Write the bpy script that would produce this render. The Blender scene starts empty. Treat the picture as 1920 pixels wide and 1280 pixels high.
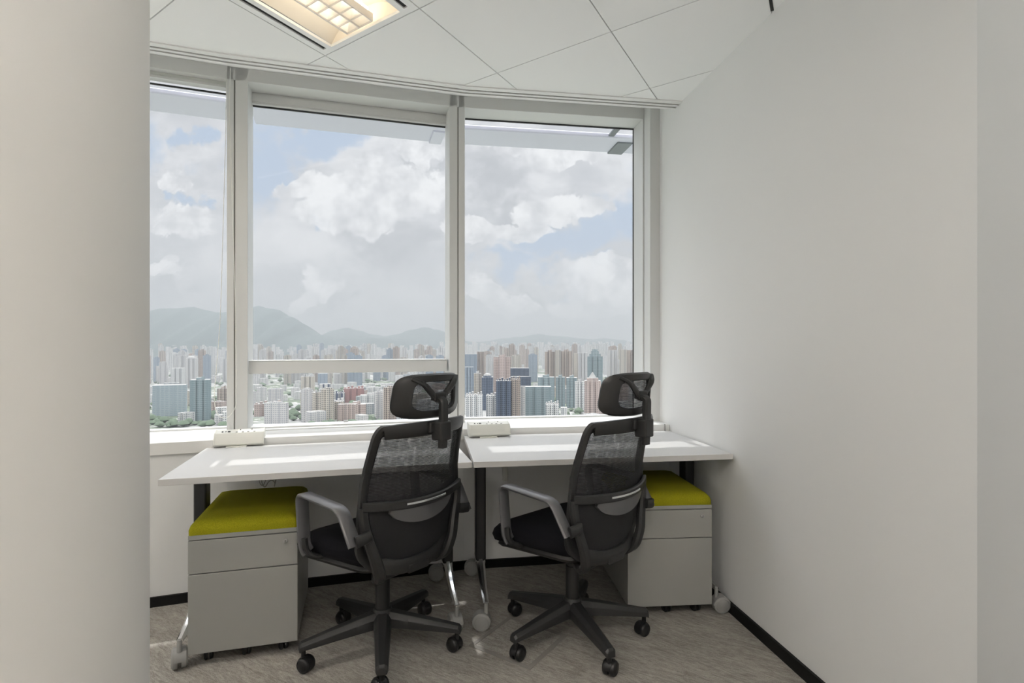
import bpy, bmesh, math, random
from mathutils import Vector, Matrix
random.seed(7)
SC = bpy.context.scene
COL = SC.collection
PI = math.pi
H = 1.24            # eye height
F = 1030.0          # focal length in pixels of the 1920 frame
HY = 646.0          # horizon row
CEIL = 2.593
DESK = 0.74

def P(px, py, z):
    """point of the photograph that lies at height z"""
    Y = (z - H) * F / (HY - py)
    return Vector(((px - 960.0) / F * Y, Y, z))

# ------------------------------------------------------------------ camera
cam_d = bpy.data.cameras.new('camera')
cam = bpy.data.objects.new('camera', cam_d)
COL.objects.link(cam)
cam.location = (0, 0, H)
cam.rotation_euler = (PI / 2, 0, 0)
cam_d.sensor_width = 36
cam_d.lens = F / 1920 * 36
cam_d.shift_y = (HY - 640) / 1920
cam_d.clip_start = 0.02
cam_d.clip_end = 60000
SC.camera = cam
SC.view_settings.view_transform = 'Standard'
SC.view_settings.look = 'None'
SC.view_settings.gamma = 1
SC.view_settings.use_curve_mapping = False
SC.view_settings.exposure = 0.32
try:
    SC.cycles.volume_bounces = 1
    SC.cycles.max_bounces = 10
    SC.cycles.diffuse_bounces = 6
    SC.cycles.transparent_max_bounces = 24
except Exception:
    pass

# ------------------------------------------------------------------ node helpers
class NT:
    def __init__(s, tree):
        s.t = tree; s.n = tree.nodes; s.l = tree.links
        s.n.clear()
    def node(s, typ, ins=None, **kw):
        nd = s.n.new(typ)
        for k, v in kw.items():
            setattr(nd, k, v)
        for k, v in (ins or {}).items():
            s.put(nd.inputs[k], v)
        return nd
    def put(s, sock, v):
        if isinstance(v, bpy.types.NodeSocket):
            s.l.new(v, sock)
        else:
            if isinstance(v, tuple) and len(v) == 3 and sock.type == 'RGBA':
                v = v + (1,)
            sock.default_value = v
    def m(s, op, a, b=0.0, c=0.0, clamp=False):
        nd = s.node('ShaderNodeMath', {0: a, 1: b, 2: c}, operation=op)
        nd.use_clamp = clamp
        return nd.outputs[0]
    def vm(s, op, a, b=(0, 0, 0), out=0):
        nd = s.node('ShaderNodeVectorMath', {0: a, 1: b}, operation=op)
        return nd.outputs[out]
    def mix(s, f, a, b, blend='MIX'):
        nd = s.node('ShaderNodeMix', data_type='RGBA', blend_type=blend)
        s.put(nd.inputs[0], f); s.put(nd.inputs[6], a); s.put(nd.inputs[7], b)
        return nd.outputs[2]
    def ss(s, x, a, b, lo=0.0, hi=1.0):
        nd = s.node('ShaderNodeMapRange', {0: x, 1: a, 2: b, 3: lo, 4: hi}, interpolation_type='SMOOTHSTEP')
        return nd.outputs[0]
    def noise(s, vec, scale, detail=4, rough=0.55, dist=0.0, color=False):
        nd = s.node('ShaderNodeTexNoise', {'Vector': vec, 'Scale': scale, 'Detail': detail, 'Roughness': rough, 'Distortion': dist})
        return nd.outputs['Color' if color else 'Fac']

# ------------------------------------------------------------------ sky
world = bpy.data.worlds.new('world')
SC.world = world
world.use_nodes = True
N = NT(world.node_tree)
tc = N.node('ShaderNodeTexCoord')
sx = N.node('ShaderNodeSeparateXYZ', {0: tc.outputs['Generated']})
yy = N.m('MAXIMUM', sx.outputs[1], 0.25)
U = N.m('DIVIDE', sx.outputs[0], yy)
V = N.m('DIVIDE', sx.outputs[2], yy)
uv = N.node('ShaderNodeCombineXYZ', {0: U, 1: V, 2: 0.0}).outputs[0]
w1 = N.vm('SUBTRACT', N.noise(uv, 7.0, 6, 0.62, color=True), (.5, .5, .5))
w2 = N.vm('MULTIPLY', w1, (.16, .16, 0))
w3 = N.vm('MULTIPLY', w1, (.40, .25, 0))
uvw = N.vm('ADD', uv, w2)        # small warp: cumulus edges
uvs = N.vm('ADD', uv, w3)        # large warp: soft patches
def blobs(src, lst):
    out = None
    for (px, py, rx, ry) in lst:
        c = ((px - 960) / F, (HY - py) / F, 0)
        d = N.vm('SUBTRACT', src, c)
        d = N.vm('MULTIPLY', d, (F / rx, F / ry, 0))
        ln = N.vm('LENGTH', d, out=1)
        v = N.m('SUBTRACT', 1.0, ln)
        out = v if out is None else N.m('MAXIMUM', out, v)
    return out
fine = N.noise(uv, 26.0, 8, 0.6)
mid = N.noise(N.vm('MULTIPLY', uv, (1, 1.6, 0)), 6.0, 6, 0.6)
# pale veil
veil = N.mix(N.ss(mid, 0.38, 0.66), (0.72, 0.735, 0.76), (0.98, 0.985, 0.99))
horizon = N.ss(V, 0.0, 0.22, 1.0, 0.0)
veil = N.mix(N.m('MULTIPLY', horizon, 0.75), veil, (0.68, 0.685, 0.69))
# blue openings
blue = blobs(uvs, [(500, 300, 110, 105), (590, 240, 110, 50), (1060, 450, 140, 62), (1150, 410, 90, 75), (960, 500, 90, 35),
                   (350, 250, 40, 30), (1080, 520, 80, 30), (640, 440, 40, 20), (330, 380, 40, 30), (1400, 300, 200, 90), (200, 250, 140, 90)])
bm_ = N.ss(N.m('ADD', blue, N.m('MULTIPLY', N.m('SUBTRACT', mid, .5), .9)), 0.0, 0.62)
c = N.mix(N.m('MULTIPLY', bm_, 0.95), veil, (0.57, 0.69, 0.86))
# grey undersides
grey = blobs(uvs, [(730, 465, 110, 45), (910, 340, 80, 55), (620, 565, 70, 22), (335, 535, 80, 26), (980, 400, 90, 35), (800, 300, 45, 45), (1000, 560, 80, 18), (1120, 560, 80, 18)])
gm = N.ss(N.m('ADD', grey, N.m('MULTIPLY', N.m('SUBTRACT', fine, .5), .5)), 0.0, 0.7)
c = N.mix(N.m('MULTIPLY', gm, 0.55), c, (0.55, 0.565, 0.59))
# cumulus heaps
cum = blobs(uvw, [(555, 350, 48, 32), (620, 345, 75, 42), (700, 322, 44, 46), (690, 385, 100, 52), (770, 350, 80, 60), (610, 410, 60, 35), (700, 430, 40, 30),
                  (595, 530, 50, 24), (560, 545, 34, 20), (640, 420, 45, 40), (870, 430, 70, 28), (960, 430, 80, 24), (1060, 385, 90, 26), (1020, 400, 60, 20),
                  (900, 545, 50, 24), (960, 570, 60, 22), (1090, 520, 66, 32), (1150, 520, 60, 36), (1110, 565, 100, 30), (1040, 285, 160, 26), (800, 270, 60, 30),
                  (310, 500, 50, 18), (340, 420, 60, 30), (330, 340, 40, 30), (1500, 450, 200, 60), (100, 450, 150, 60)])
cm = N.ss(N.m('ADD', cum, N.m('MULTIPLY', N.m('SUBTRACT', fine, .5), 0.7)), 0.03, 0.20)
shade = N.ss(N.noise(N.vm('ADD', uv, (0.013, -0.02, 0)), 13.0, 6, 0.6), 0.36, 0.62)
cc = N.mix(shade, (0.80, 0.81, 0.825), (1.16, 1.16, 1.15))
c = N.mix(N.m('MULTIPLY', cm, 0.92), c, cc)
# near the ground and below the horizon
c = N.mix(N.ss(V, 0.0, 0.07, 0.8, 0.0), c, (0.66, 0.67, 0.68))
c = N.mix(N.ss(sx.outputs[2], -0.02, 0.0, 1.0, 0.0), c, (0.42, 0.45, 0.46))
# sky above the view, brightened to light the room
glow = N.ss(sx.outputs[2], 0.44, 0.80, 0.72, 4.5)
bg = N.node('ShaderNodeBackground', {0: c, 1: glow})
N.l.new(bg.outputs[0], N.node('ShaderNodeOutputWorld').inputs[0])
try:
    world.cycles.sampling_method = 'MANUAL'
    world.cycles.sample_map_resolution = 512
except Exception:
    pass

# ------------------------------------------------------------------ sun
sun_d = bpy.data.lights.new('sun', 'SUN')
sun_d.energy = 1.9
sun_d.angle = math.radians(0.6)
sun_d.color = (1.0, 0.97, 0.92)
sun = bpy.data.objects.new('sun', sun_d)
COL.objects.link(sun)
sd = Vector((0.243, -0.97, -2.09)).normalized()      # direction the light travels
sun.rotation_euler = sd.to_track_quat('-Z', 'Y').to_euler()
sun.location = (-3, 12, 20)
FILL_LAMP = 78.0         # radiance of the tubes in the added, unseen ceiling lights

# ------------------------------------------------------------------ materials
MATS = {}
def pbr(name, col, rough=0.5, metal=0.0, spec=0.5, bump=None, var=None, coat=0.0, sheen=0.0):
    if name in MATS: return MATS[name]
    m = bpy.data.materials.new(name); m.use_nodes = True
    t = NT(m.node_tree)
    b = t.node('ShaderNodeBsdfPrincipled', {'Base Color': col, 'Roughness': rough, 'Metallic': metal, 'Specular IOR Level': spec})
    if coat: b.inputs['Coat Weight'].default_value = coat
    if sheen: b.inputs['Sheen Weight'].default_value = sheen
    co = t.node('ShaderNodeTexCoord').outputs['Object']
    if var:
        f = t.noise(co, var[0], 4, 0.6)
        lo = tuple(x * (1 - var[1]) for x in col); hi = tuple(min(1, x * (1 + var[1])) for x in col)
        t.put(b.inputs['Base Color'], t.mix(f, lo, hi))
    if bump:
        nd = t.node('ShaderNodeBump', {'Strength': bump[1], 'Distance': bump[2], 'Height': t.noise(co, bump[0], 3, 0.6)})
        t.l.new(nd.outputs[0], b.inputs['Normal'])
    t.l.new(b.outputs[0], t.node('ShaderNodeOutputMaterial').inputs[0])
    MATS[name] = m
    return m

PAINT = pbr('wall_paint', (0.80, 0.805, 0.80), 0.75, spec=0.25, bump=(180, 0.05, 0.001))
PAINT_COL = pbr('column_paint', (0.77, 0.76, 0.735), 0.7, spec=0.3, bump=(160, 0.05, 0.001))
TILE = pbr('ceiling_tile', (0.90, 0.905, 0.90), 0.8, spec=0.2, bump=(420, 0.08, 0.001))
GAP = pbr('ceiling_gap', (0.22, 0.215, 0.20), 0.8)
ALU = pbr('frame_coating', (0.66, 0.665, 0.655), 0.42, spec=0.4)
SILL = pbr('sill_coating', (0.80, 0.80, 0.785), 0.45, spec=0.4)
RUBBER = pbr('black_gasket', (0.02, 0.02, 0.022), 0.6)
SLOT = pbr('dark_slot', (0.012, 0.012, 0.012), 0.8)
BLACKBASE = pbr('black_skirting', (0.006, 0.006, 0.006), 0.55, spec=0.2)
DESKTOP = pbr('desk_laminate', (0.62, 0.62, 0.618), 0.38, spec=0.35)
EDGE = pbr('desk_edge', (0.66, 0.65, 0.635), 0.5, spec=0.3)
BLACKMETAL = pbr('black_steel', (0.012, 0.012, 0.014), 0.4)
CHROME = pbr('chrome', (0.80, 0.80, 0.80), 0.12, metal=1.0)
CHROMED = pbr('brushed_steel', (0.55, 0.55, 0.55), 0.3, metal=1.0)
GREYWHEEL = pbr('grey_wheel', (0.30, 0.30, 0.29), 0.5)
CABINET = pbr('cabinet_paint', (0.345, 0.345, 0.325), 0.42, spec=0.35)
CABSIDE = pbr('cabinet_seam', (0.06, 0.06, 0.06), 0.6)
PLASTIC = pbr('black_plastic', (0.021, 0.021, 0.0215), 0.42, spec=0.45, bump=(900, 0.15, 0.0004))
PLASTICG = pbr('dark_grey_plastic', (0.10, 0.10, 0.105), 0.33, spec=0.65, bump=(900, 0.15, 0.0004))
BLACKWHEEL = pbr('black_wheel', (0.008, 0.008, 0.009), 0.4)
SEATFAB = pbr('black_fabric', (0.006, 0.006, 0.008), 0.95, spec=0.15, bump=(700, 0.3, 0.001))
WHITEPLASTIC = pbr('white_plastic', (0.72, 0.72, 0.67), 0.4)
HOLE = pbr('socket_hole', (0.01, 0.01, 0.01), 0.7)
REFLECT = pbr('lamp_reflector', (0.86, 0.80, 0.71), 0.45)
LOUVRE = pbr('lamp_louvre', (0.80, 0.77, 0.74), 0.35)
FIN = pbr('sunshade_coating', (0.76, 0.76, 0.86), 0.5)
FINDARK = pbr('sunshade_bracket', (0.22, 0.24, 0.25), 0.5)
BLIND = pbr('blind_fabric', (0.62, 0.64, 0.61), 0.8, bump=(800, 0.1, 0.0005))
CHAIN = pbr('white_chain', (0.80, 0.80, 0.76), 0.5)
STRIPE = pbr('silver_strip', (0.75, 0.76, 0.78), 0.25, metal=0.8)

def cushion_mat():
    m = bpy.data.materials.new('olive_felt'); m.use_nodes = True
    t = NT(m.node_tree)
    co = t.node('ShaderNodeTexCoord').outputs['Object']
    f = t.noise(co, 420, 3, 0.7); g = t.noise(co, 9, 3, 0.5)
    c1 = t.mix(t.ss(f, .35, .65), (0.20, 0.19, 0.005), (0.345, 0.33, 0.015))
    c1 = t.mix(t.m('MULTIPLY', g, .25), c1, (0.27, 0.255, 0.008))
    b = t.node('ShaderNodeBsdfPrincipled', {'Base Color': c1, 'Roughness': 0.95, 'Specular IOR Level': 0.15, 'Sheen Weight': 0.0})
    nd = t.node('ShaderNodeBump', {'Strength': 0.35, 'Distance': 0.001, 'Height': f})
    t.l.new(nd.outputs[0], b.inputs['Normal'])
    t.l.new(b.outputs[0], t.node('ShaderNodeOutputMaterial').inputs[0])
    return m
OLIVE = cushion_mat()

def carpet_mat(dark=1.0):
    m = bpy.data.materials.new('carpet'); m.use_nodes = True
    t = NT(m.node_tree)
    co = t.node('ShaderNodeNewGeometry').outputs['Position']
    mp = t.node('ShaderNodeMapping', {'Vector': co, 'Rotation': (0, 0, math.radians(33))}).outputs[0]
    st = t.noise(t.vm('MULTIPLY', mp, (8, 40, 1)), 1.0, 5, 0.7, 1.2)
    st2 = t.noise(t.vm('MULTIPLY', mp, (40, 150, 1)), 1.0, 4, 0.7)
    gr = t.noise(co, 420, 2, 0.7)
    v = t.m('ADD', t.m('MULTIPLY', st, .40), t.m('ADD', t.m('MULTIPLY', st2, .35), t.m('MULTIPLY', gr, .65)))
    f = t.ss(v, .50, .88)
    c1 = t.mix(f, tuple(x * dark for x in (0.16, 0.148, 0.13)), tuple(x * dark for x in (0.50, 0.475, 0.435)))
    b = t.node('ShaderNodeBsdfPrincipled', {'Base Color': c1, 'Roughness': 1.0, 'Specular IOR Level': 0.05})
    nd = t.node('ShaderNodeBump', {'Strength': 0.6, 'Distance': 0.003, 'Height': t.m('ADD', gr, st2)})
    t.l.new(nd.outputs[0], b.inputs['Normal'])
    t.l.new(b.outputs[0], t.node('ShaderNodeOutputMaterial').inputs[0])
    return m
CARPET = carpet_mat()
CARPET_D = carpet_mat(0.72)

def mesh_mat():
    """woven chair mesh: fine horizontal threads one can partly see through"""
    m = bpy.data.materials.new('chair_mesh'); m.use_nodes = True
    t = NT(m.node_tree)
    co = t.node('ShaderNodeTexCoord').outputs['Object']
    s = t.node('ShaderNodeSeparateXYZ', {0: co})
    w = t.m('FRACT', t.m('MULTIPLY', s.outputs[2], 190.0))
    band = t.ss(t.m('ABSOLUTE', t.m('SUBTRACT', w, .5)), .18, .34)
    nz = t.noise(t.vm('MULTIPLY', co, (1, 1, .4)), 60, 4, .6)
    op = t.m('SUBTRACT', t.m('ADD', t.m('MULTIPLY', band, .22), t.m('MULTIPLY', nz, .40)), .12, clamp=True)
    op = t.m('MULTIPLY', op, t.ss(s.outputs[2], .62, .80, .18, 1.0))   # share seen through
    b = t.node('ShaderNodeBsdfPrincipled', {'Base Color': (0.012, 0.012, 0.014), 'Roughness': 0.8})
    tr = t.node('ShaderNodeBsdfTransparent', {0: (.9, .9, .9)})
    mx = t.node('ShaderNodeMixShader', {0: op, 1: b.outputs[0], 2: tr.outputs[0]})
    t.l.new(mx.outputs[0], t.node('ShaderNodeOutputMaterial').inputs[0])
    return m
CMESH = mesh_mat()

def glass_mat():
    m = bpy.data.materials.new('window_glass'); m.use_nodes = True
    t = NT(m.node_tree)
    fr = t.node('ShaderNodeFresnel', {'IOR': 1.38}).outputs[0]
    tr = t.node('ShaderNodeBsdfTransparent', {0: (0.955, 0.963, 0.975)})
    gl = t.node('ShaderNodeBsdfGlossy', {'Color': (1, 1, 1), 'Roughness': 0.02})
    mx = t.node('ShaderNodeMixShader', {0: t.m('MULTIPLY', fr, .10), 1: tr.outputs[0], 2: gl.outputs[0]})
    t.l.new(mx.outputs[0], t.node('ShaderNodeOutputMaterial').inputs[0])
    return m
GLASS = glass_mat()

def translucent_mat(name, col):
    m = bpy.data.materials.new(name); m.use_nodes = True
    t = NT(m.node_tree)
    mx = t.node('ShaderNodeMixShader', {0: .3, 1: t.node('ShaderNodeBsdfDiffuse', {0: col}).outputs[0], 2: t.node('ShaderNodeBsdfTranslucent', {0: col}).outputs[0]})
    t.l.new(mx.outputs[0], t.node('ShaderNodeOutputMaterial').inputs[0])
    return m
SCREEN = translucent_mat('lamp_screen', (.92, .90, .86))
def emit_mat(name, col, s):
    m = bpy.data.materials.new(name); m.use_nodes = True
    t = NT(m.node_tree)
    e = t.node('ShaderNodeEmission', {0: col, 1: s})
    t.l.new(e.outputs[0], t.node('ShaderNodeOutputMaterial').inputs[0])
    return m
FILL_TUBE = emit_mat('fill_lamp_tube', (1.0, 0.955, 0.91), FILL_LAMP)
TUBE_DIM = emit_mat('dimmed_lamp_tube', (1.0, 0.88, 0.68), 6.0)

# ------------------------------------------------------------------ mesh helpers
class MB:
    def __init__(s):
        s.v = []; s.f = []
    def add(s, vs, fs):
        o = len(s.v)
        s.v += [Vector(p) for p in vs]
        s.f += [tuple(i + o for i in f) for f in fs]
        return s
    def box(s, c, size, rz=0.0, M=None):
        x, y, z = [d / 2 for d in size]
        R = M if M is not None else Matrix.Rotation(rz, 3, 'Z')
        c = Vector(c)
        vs = [c + R @ Vector((a * x, b * y, d * z)) for a in (-1, 1) for b in (-1, 1) for d in (-1, 1)]
        return s.add(vs, [(0, 1, 3, 2), (4, 6, 7, 5), (0, 4, 5, 1), (2, 3, 7, 6), (0, 2, 6, 4), (1, 5, 7, 3)])
    def prism(s, poly, z0, z1):
        n = len(poly)
        a = sum(poly[i][0] * poly[(i + 1) % n][1] - poly[(i + 1) % n][0] * poly[i][1] for i in range(n))
        if a < 0: poly = poly[::-1]
        vs = [(p[0], p[1], z0) for p in poly] + [(p[0], p[1], z1) for p in poly]
        fs = [tuple(range(n - 1, -1, -1)), tuple(range(n, 2 * n))]
        fs += [(i, (i + 1) % n, n + (i + 1) % n, n + i) for i in range(n)]
        return s.add(vs, fs)
    def loft(s, rings, cap=True, closed=True):
        """rings: lists of equal length; quads between them"""
        o = len(s.v); n = len(rings[0])
        for r in rings: s.v += [Vector(p) for p in r]
        m = n if closed else n - 1
        for k in range(len(rings) - 1):
            for i in range(m):
                a = o + k * n + i; b = o + k * n + (i + 1) % n
                s.f.append((a, b, b + n, a + n))
        if cap and closed:
            s.f.append(tuple(o + i for i in range(n - 1, -1, -1)))
            s.f.append(tuple(o + (len(rings) - 1) * n + i for i in range(n)))
        return s
    def cyl(s, p0, p1, r0, r1=None, n=20):
        r1 = r0 if r1 is None else r1
        p0 = Vector(p0); p1 = Vector(p1)
        d = (p1 - p0).normalized()
        a = d.orthogonal().normalized(); b = d.cross(a)
        rg = lambda p, r: [p + (a * math.cos(2 * PI * i / n) + b * math.sin(2 * PI * i / n)) * r for i in range(n)]
        return s.loft([rg(p0, r0), rg(p1, r1)])
    def lathe(s, prof, c=(0, 0, 0), axis='Z', n=28):
        c = Vector(c); rings = []
        for r, h in prof:
            ring = []
            for i in range(n):
                a = 2 * PI * i / n; x = r * math.cos(a); y = r * math.sin(a)
                ring.append(c + (Vector((x, y, h)) if axis == 'Z' else Vector((h, x, y)) if axis == 'X' else Vector((y, h, x))))
            rings.append(ring)
        return s.loft(rings)
    def tube(s, pts, r, n=8):
        pts = [Vector(p) for p in pts]; rings = []
        up = None
        for i, p in enumerate(pts):
            d = (pts[min(i + 1, len(pts) - 1)] - pts[max(i - 1, 0)]).normalized()
            if up is None: up = d.orthogonal().normalized()
            up = (up - d * up.dot(d)).normalized()
            b = d.cross(up)
            rr = r[i] if isinstance(r, (list, tuple)) else r
            rings.append([p + (up * math.cos(2 * PI * k / n) + b * math.sin(2 * PI * k / n)) * rr for k in range(n)])
        return s.loft(rings)
    def strap(s, pts, wdir, w, t, rnd=0.25):
        """flat band swept along pts; wdir(i) -> direction of its width"""
        pts = [Vector(p) for p in pts]; rings = []
        for i, p in enumerate(pts):
            d = (pts[min(i + 1, len(pts) - 1)] - pts[max(i - 1, 0)]).normalized()
            wd = Vector(wdir(i) if callable(wdir) else wdir)
            wd = (wd - d * wd.dot(d)).normalized()
            nd = d.cross(wd)
            ww = (w(i) if callable(w) else w) / 2; tt = (t(i) if callable(t) else t) / 2
            e = rnd * 2 * min(ww, tt)
            ring = [(-ww, -tt + e), (-ww + e, -tt), (ww - e, -tt), (ww, -tt + e), (ww, tt - e), (ww - e, tt), (-ww + e, tt), (-ww, tt - e)]
            rings.append([p + wd * a + nd * b for a, b in ring])
        return s.loft(rings)
    def build(s, name, mat, parent=None, smooth=35, bevel=0.0, seg=2, sub=0, matrix=None):
        me = bpy.data.meshes.new(name)
        me.from_pydata([tuple(p) for p in s.v], [], s.f)
        me.materials.append(mat)
        bm = bmesh.new(); bm.from_mesh(me)
        bmesh.ops.recalc_face_normals(bm, faces=bm.faces)
        bm.to_mesh(me); bm.free()
        if smooth:
            me.shade_smooth()
            me.set_sharp_from_angle(angle=math.radians(smooth))
        o = bpy.data.objects.new(name, me)
        COL.objects.link(o)
        if parent: o.parent = parent
        if matrix: o.matrix_local = matrix
        if bevel:
            b = o.modifiers.new('bevel', 'BEVEL'); b.width = bevel; b.segments = seg; b.limit_method = 'ANGLE'
            b.angle_limit = math.radians(40); b.harden_normals = False
        if sub:
            b = o.modifiers.new('sub', 'SUBSURF'); b.levels = sub; b.render_levels = sub
        return o

def tag(o, label=None, cat=None, group=None, kind=None):
    if label: o['label'] = label
    if cat: o['category'] = cat
    if group: o['group'] = group
    if kind: o['kind'] = kind
    return o
def empty(name, loc=(0, 0, 0), rz=0.0):
    o = bpy.data.objects.new(name, None); COL.objects.link(o)
    o.location = loc; o.rotation_euler = (0, 0, rz)
    o.empty_display_size = 0.1
    return o
def copy_tree(o, parent=None):
    c = o.copy(); COL.objects.link(c); c.parent = parent
    for ch in list(o.children): copy_tree(ch, c)
    return c
def rounded(pts, r, n=6):
    """round the corners of an open 2D/3D polyline"""
    pts = [Vector(p) for p in pts]; out = [pts[0]]
    for i in range(1, len(pts) - 1):
        a, b, c_ = pts[i - 1], pts[i], pts[i + 1]
        ra = min(r, (a - b).length * .49, (c_ - b).length * .49)
        s0 = b + (a - b).normalized() * ra; s1 = b + (c_ - b).normalized() * ra
        for k in range(n + 1):
            t = k / n
            out.append(s0 * (1 - t) ** 2 + b * 2 * t * (1 - t) + s1 * t * t)
    out.append(pts[-1]); return out

# ------------------------------------------------------------------ plan of the window front
M12 = Vector((-1.53, 3.083)); M23 = Vector((-0.356, 3.423))
M01 = Vector((-2.673, 2.656)); M34 = M23 + Vector((math.cos(math.radians(8.6)), math.sin(math.radians(8.6)))) * 1.32
GL = [M01, M12, M23, M34]                       # line of the glass
def dirs(i):
    d = (GL[i + 1] - GL[i]).normalized()
    return d, Vector((d.y, -d.x))               # along, towards the room
def off(k, t):
    """vertex k of the glass line moved t towards the room (mitred)"""
    if k == 0: d, n = dirs(0); return GL[0] + n * t
    if k == 3: d, n = dirs(2); return GL[3] + n * t
    n0 = dirs(k - 1)[1]; n1 = dirs(k)[1]
    b = (n0 + n1).normalized()
    return GL[k] + b * (t / b.dot(n0))
def wallx(y): return 1.0244 - 0.1427 * (y - 2.4945)     # the right-hand wall in plan
def hit_wall(a, b):
    """where the line a-b meets the right-hand wall"""
    d = b - a
    # a.x + s d.x = 1.0244 - .1427 (a.y + s d.y - 2.4945)
    s_ = (1.0244 - 0.1427 * (a.y - 2.4945) - a.x) / (d.x + 0.1427 * d.y)
    return a + d * s_
def line(t):
    """the offset line from the left end to the right wall"""
    l = [off(k, t) for k in range(4)]
    l[3] = hit_wall(l[2], l[3])
    return l
def strip(t0, t1, z0, z1, mb=None):
    mb = mb or MB()
    a = line(t0); b = line(t1)
    for i in range(3):
        mb.prism([a[i], a[i + 1], b[i + 1], b[i]], z0, z1)
    return mb
def pt(i, s_, t, z):
    """s_ metres along panel i from its left node, t towards the room, height z"""
    d, n = dirs(i); p = GL[i] + d * s_ + n * t
    return Vector((p.x, p.y, z))
def pbox(mb, i, s0, s1, t0, t1, z0, z1):
    mb.prism([pt(i, s0, t0, 0).xy, pt(i, s1, t0, 0).xy, pt(i, s1, t1, 0).xy, pt(i, s0, t1, 0).xy], z0, z1)
    return mb

YB = -3.2            # back wall
WP = Vector((wallx(1.395), 1.395))                   # where the right wall turns
WQ = WP + Vector((-0.37, -0.93)) * 1.1
TOPZ = 2.95
# floor
flo = MB()
room = [(-2.673, 2.45), (-2.673, YB), (2.2, YB), (2.2, 3.4), (0.6, 3.6), (-0.3, 3.3), (-1.5, 2.95)]
flo.prism(room, -0.12, 0.0)
o = flo.build('floor', CARPET); tag(o, 'grey beige streaked carpet floor', kind='structure')
# walls
w = MB()
nW = Vector((1, 0.1427)).normalized() * 0.12
p_far = Vector((wallx(3.75), 3.75))
w.prism([p_far, WP, WP + nW, p_far + nW], 0, TOPZ)
tag(w.build('wall_right', PAINT), kind='structure')
w = MB()
nQ = Vector((0.93, -0.37)) * 0.12
w.prism([WP, WQ, WQ + nQ, WP + nW * 1.0], 0, TOPZ)
w.prism([WQ, (WQ.x, YB), (WQ.x + .12, YB), (WQ.x + .12, WQ.y)], 0, TOPZ)
tag(w.build('wall_right_return', PAINT), 'white wall end beside the doorway', kind='structure')
w = MB(); w.prism([(-2.673, 2.9), (-2.673, YB), (-2.8, YB), (-2.8, 2.9)], 0, TOPZ)
tag(w.build('wall_left', PAINT), kind='structure')
w = MB(); w.box((-0.3, YB - .06, TOPZ / 2), (5.4, .12, TOPZ))
tag(w.build('wall_back', PAINT), kind='structure')
w = strip(0.02, 0.39, 0.0, 0.716)
tag(w.build('wall_front', PAINT), 'low white wall under the windows', kind='structure')
# round column at the left edge
cc_ = Vector((-0.6592 * 1.3, 1.3)) + Vector((-1, -.6592)).normalized() * .45
w = MB().lathe([(0.45, 0.0), (0.45, CEIL + .02)], (cc_.x, cc_.y, 0), n=96)
tag(w.build('column', PAINT_COL), 'round white column at the left edge of the view', kind='structure')
# baseboards
w = strip(0.39, 0.402, 0.0, 0.046)
tag(w.build('baseboard_front', BLACKBASE), kind='structure')
nI = -nW.normalized() * 0.012
q0 = line(0.40)[3]
w = MB().prism([q0, WP, WP + nI, q0 + nI], 0, 0.05)
tag(w.build('baseboard_right', BLACKBASE), kind='structure')
# sill
w = strip(-0.02, 0.40, 0.715, 0.775)
tag(w.build('trim_1', SILL, bevel=0.003), 'white window sill ledge', kind='structure')

# ------------------------------------------------------------------ ceiling: tiles on the skewed grid, double slot trim along the windows
A_ = P(606.9, 104.7, CEIL).xy; D_ = P(1144.6, 60, CEIL).xy; C_ = P(935, 136.8, CEIL).xy; B_ = P(788, 15.6, CEIL).xy; E_ = P(1215.7, 166, CEIL).xy
gu = ((B_ - A_) + (D_ - C_)) / 2; gv = ((C_ - B_) + (E_ - D_)) / 2
G0 = (A_ + B_ - gu + C_ - gu - gv + D_ - gu * 2 - gv) / 4       # node A averaged over its neighbours
def gp(a, b): return G0 + gu * a + gv * b
def clip(poly, inside, inter):
    out = []
    for i in range(len(poly)):
        a, b = poly[i], poly[(i + 1) % len(poly)]
        if inside(a):
            out.append(a)
            if not inside(b): out.append(inter(a, b))
        elif inside(b): out.append(inter(a, b))
    return out
cl = line(0.565)
cl[0] = cl[0] - (cl[1] - cl[0]) * .2
halfs = []
for i in range(3):
    a, b = cl[i], cl[i + 1]; halfs.append((a, (b - a)))
# keep the room side (right of a->b)
def clip_room(poly):
    for a, d in halfs:
        f = lambda p, a=a, d=d: d.x * (p.y - a.y) - d.y * (p.x - a.x)
        poly = clip(poly, lambda p: f(p) <= 0, lambda p, q: p + (q - p) * (f(p) / (f(p) - f(q))))
        if len(poly) < 3: return []
    for f in (lambda p: p.x - wallx(p.y) if p.y > WP.y else -1, ):
        if len(poly) < 3: return []
    f = lambda p: (p.x + 0.1427 * (p.y - 2.4945) - 1.0244)
    poly = clip(poly, lambda p: f(p) <= 0, lambda p, q: p + (q - p) * (f(p) / (f(p) - f(q))))
    f = lambda p: YB - p.y
    if len(poly) >= 3: poly = clip(poly, lambda p: f(p) <= 0, lambda p, q: p + (q - p) * (f(p) / (f(p) - f(q))))
    f = lambda p: -2.673 - p.x
    if len(poly) >= 3: poly = clip(poly, lambda p: f(p) <= 0, lambda p, q: p + (q - p) * (f(p) / (f(p) - f(q))))
    return poly if len(poly) >= 3 else []
lamp_cells = [(0, -2), (3, -4), (1, -6), (4, -7), (-1, -4)]        # each covers (a,b) and (a,b+1)
skip = set()
for a, b in lamp_cells: skip |= {(a, b), (a, b + 1)}
til = MB(); gap = 0.0027
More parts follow.
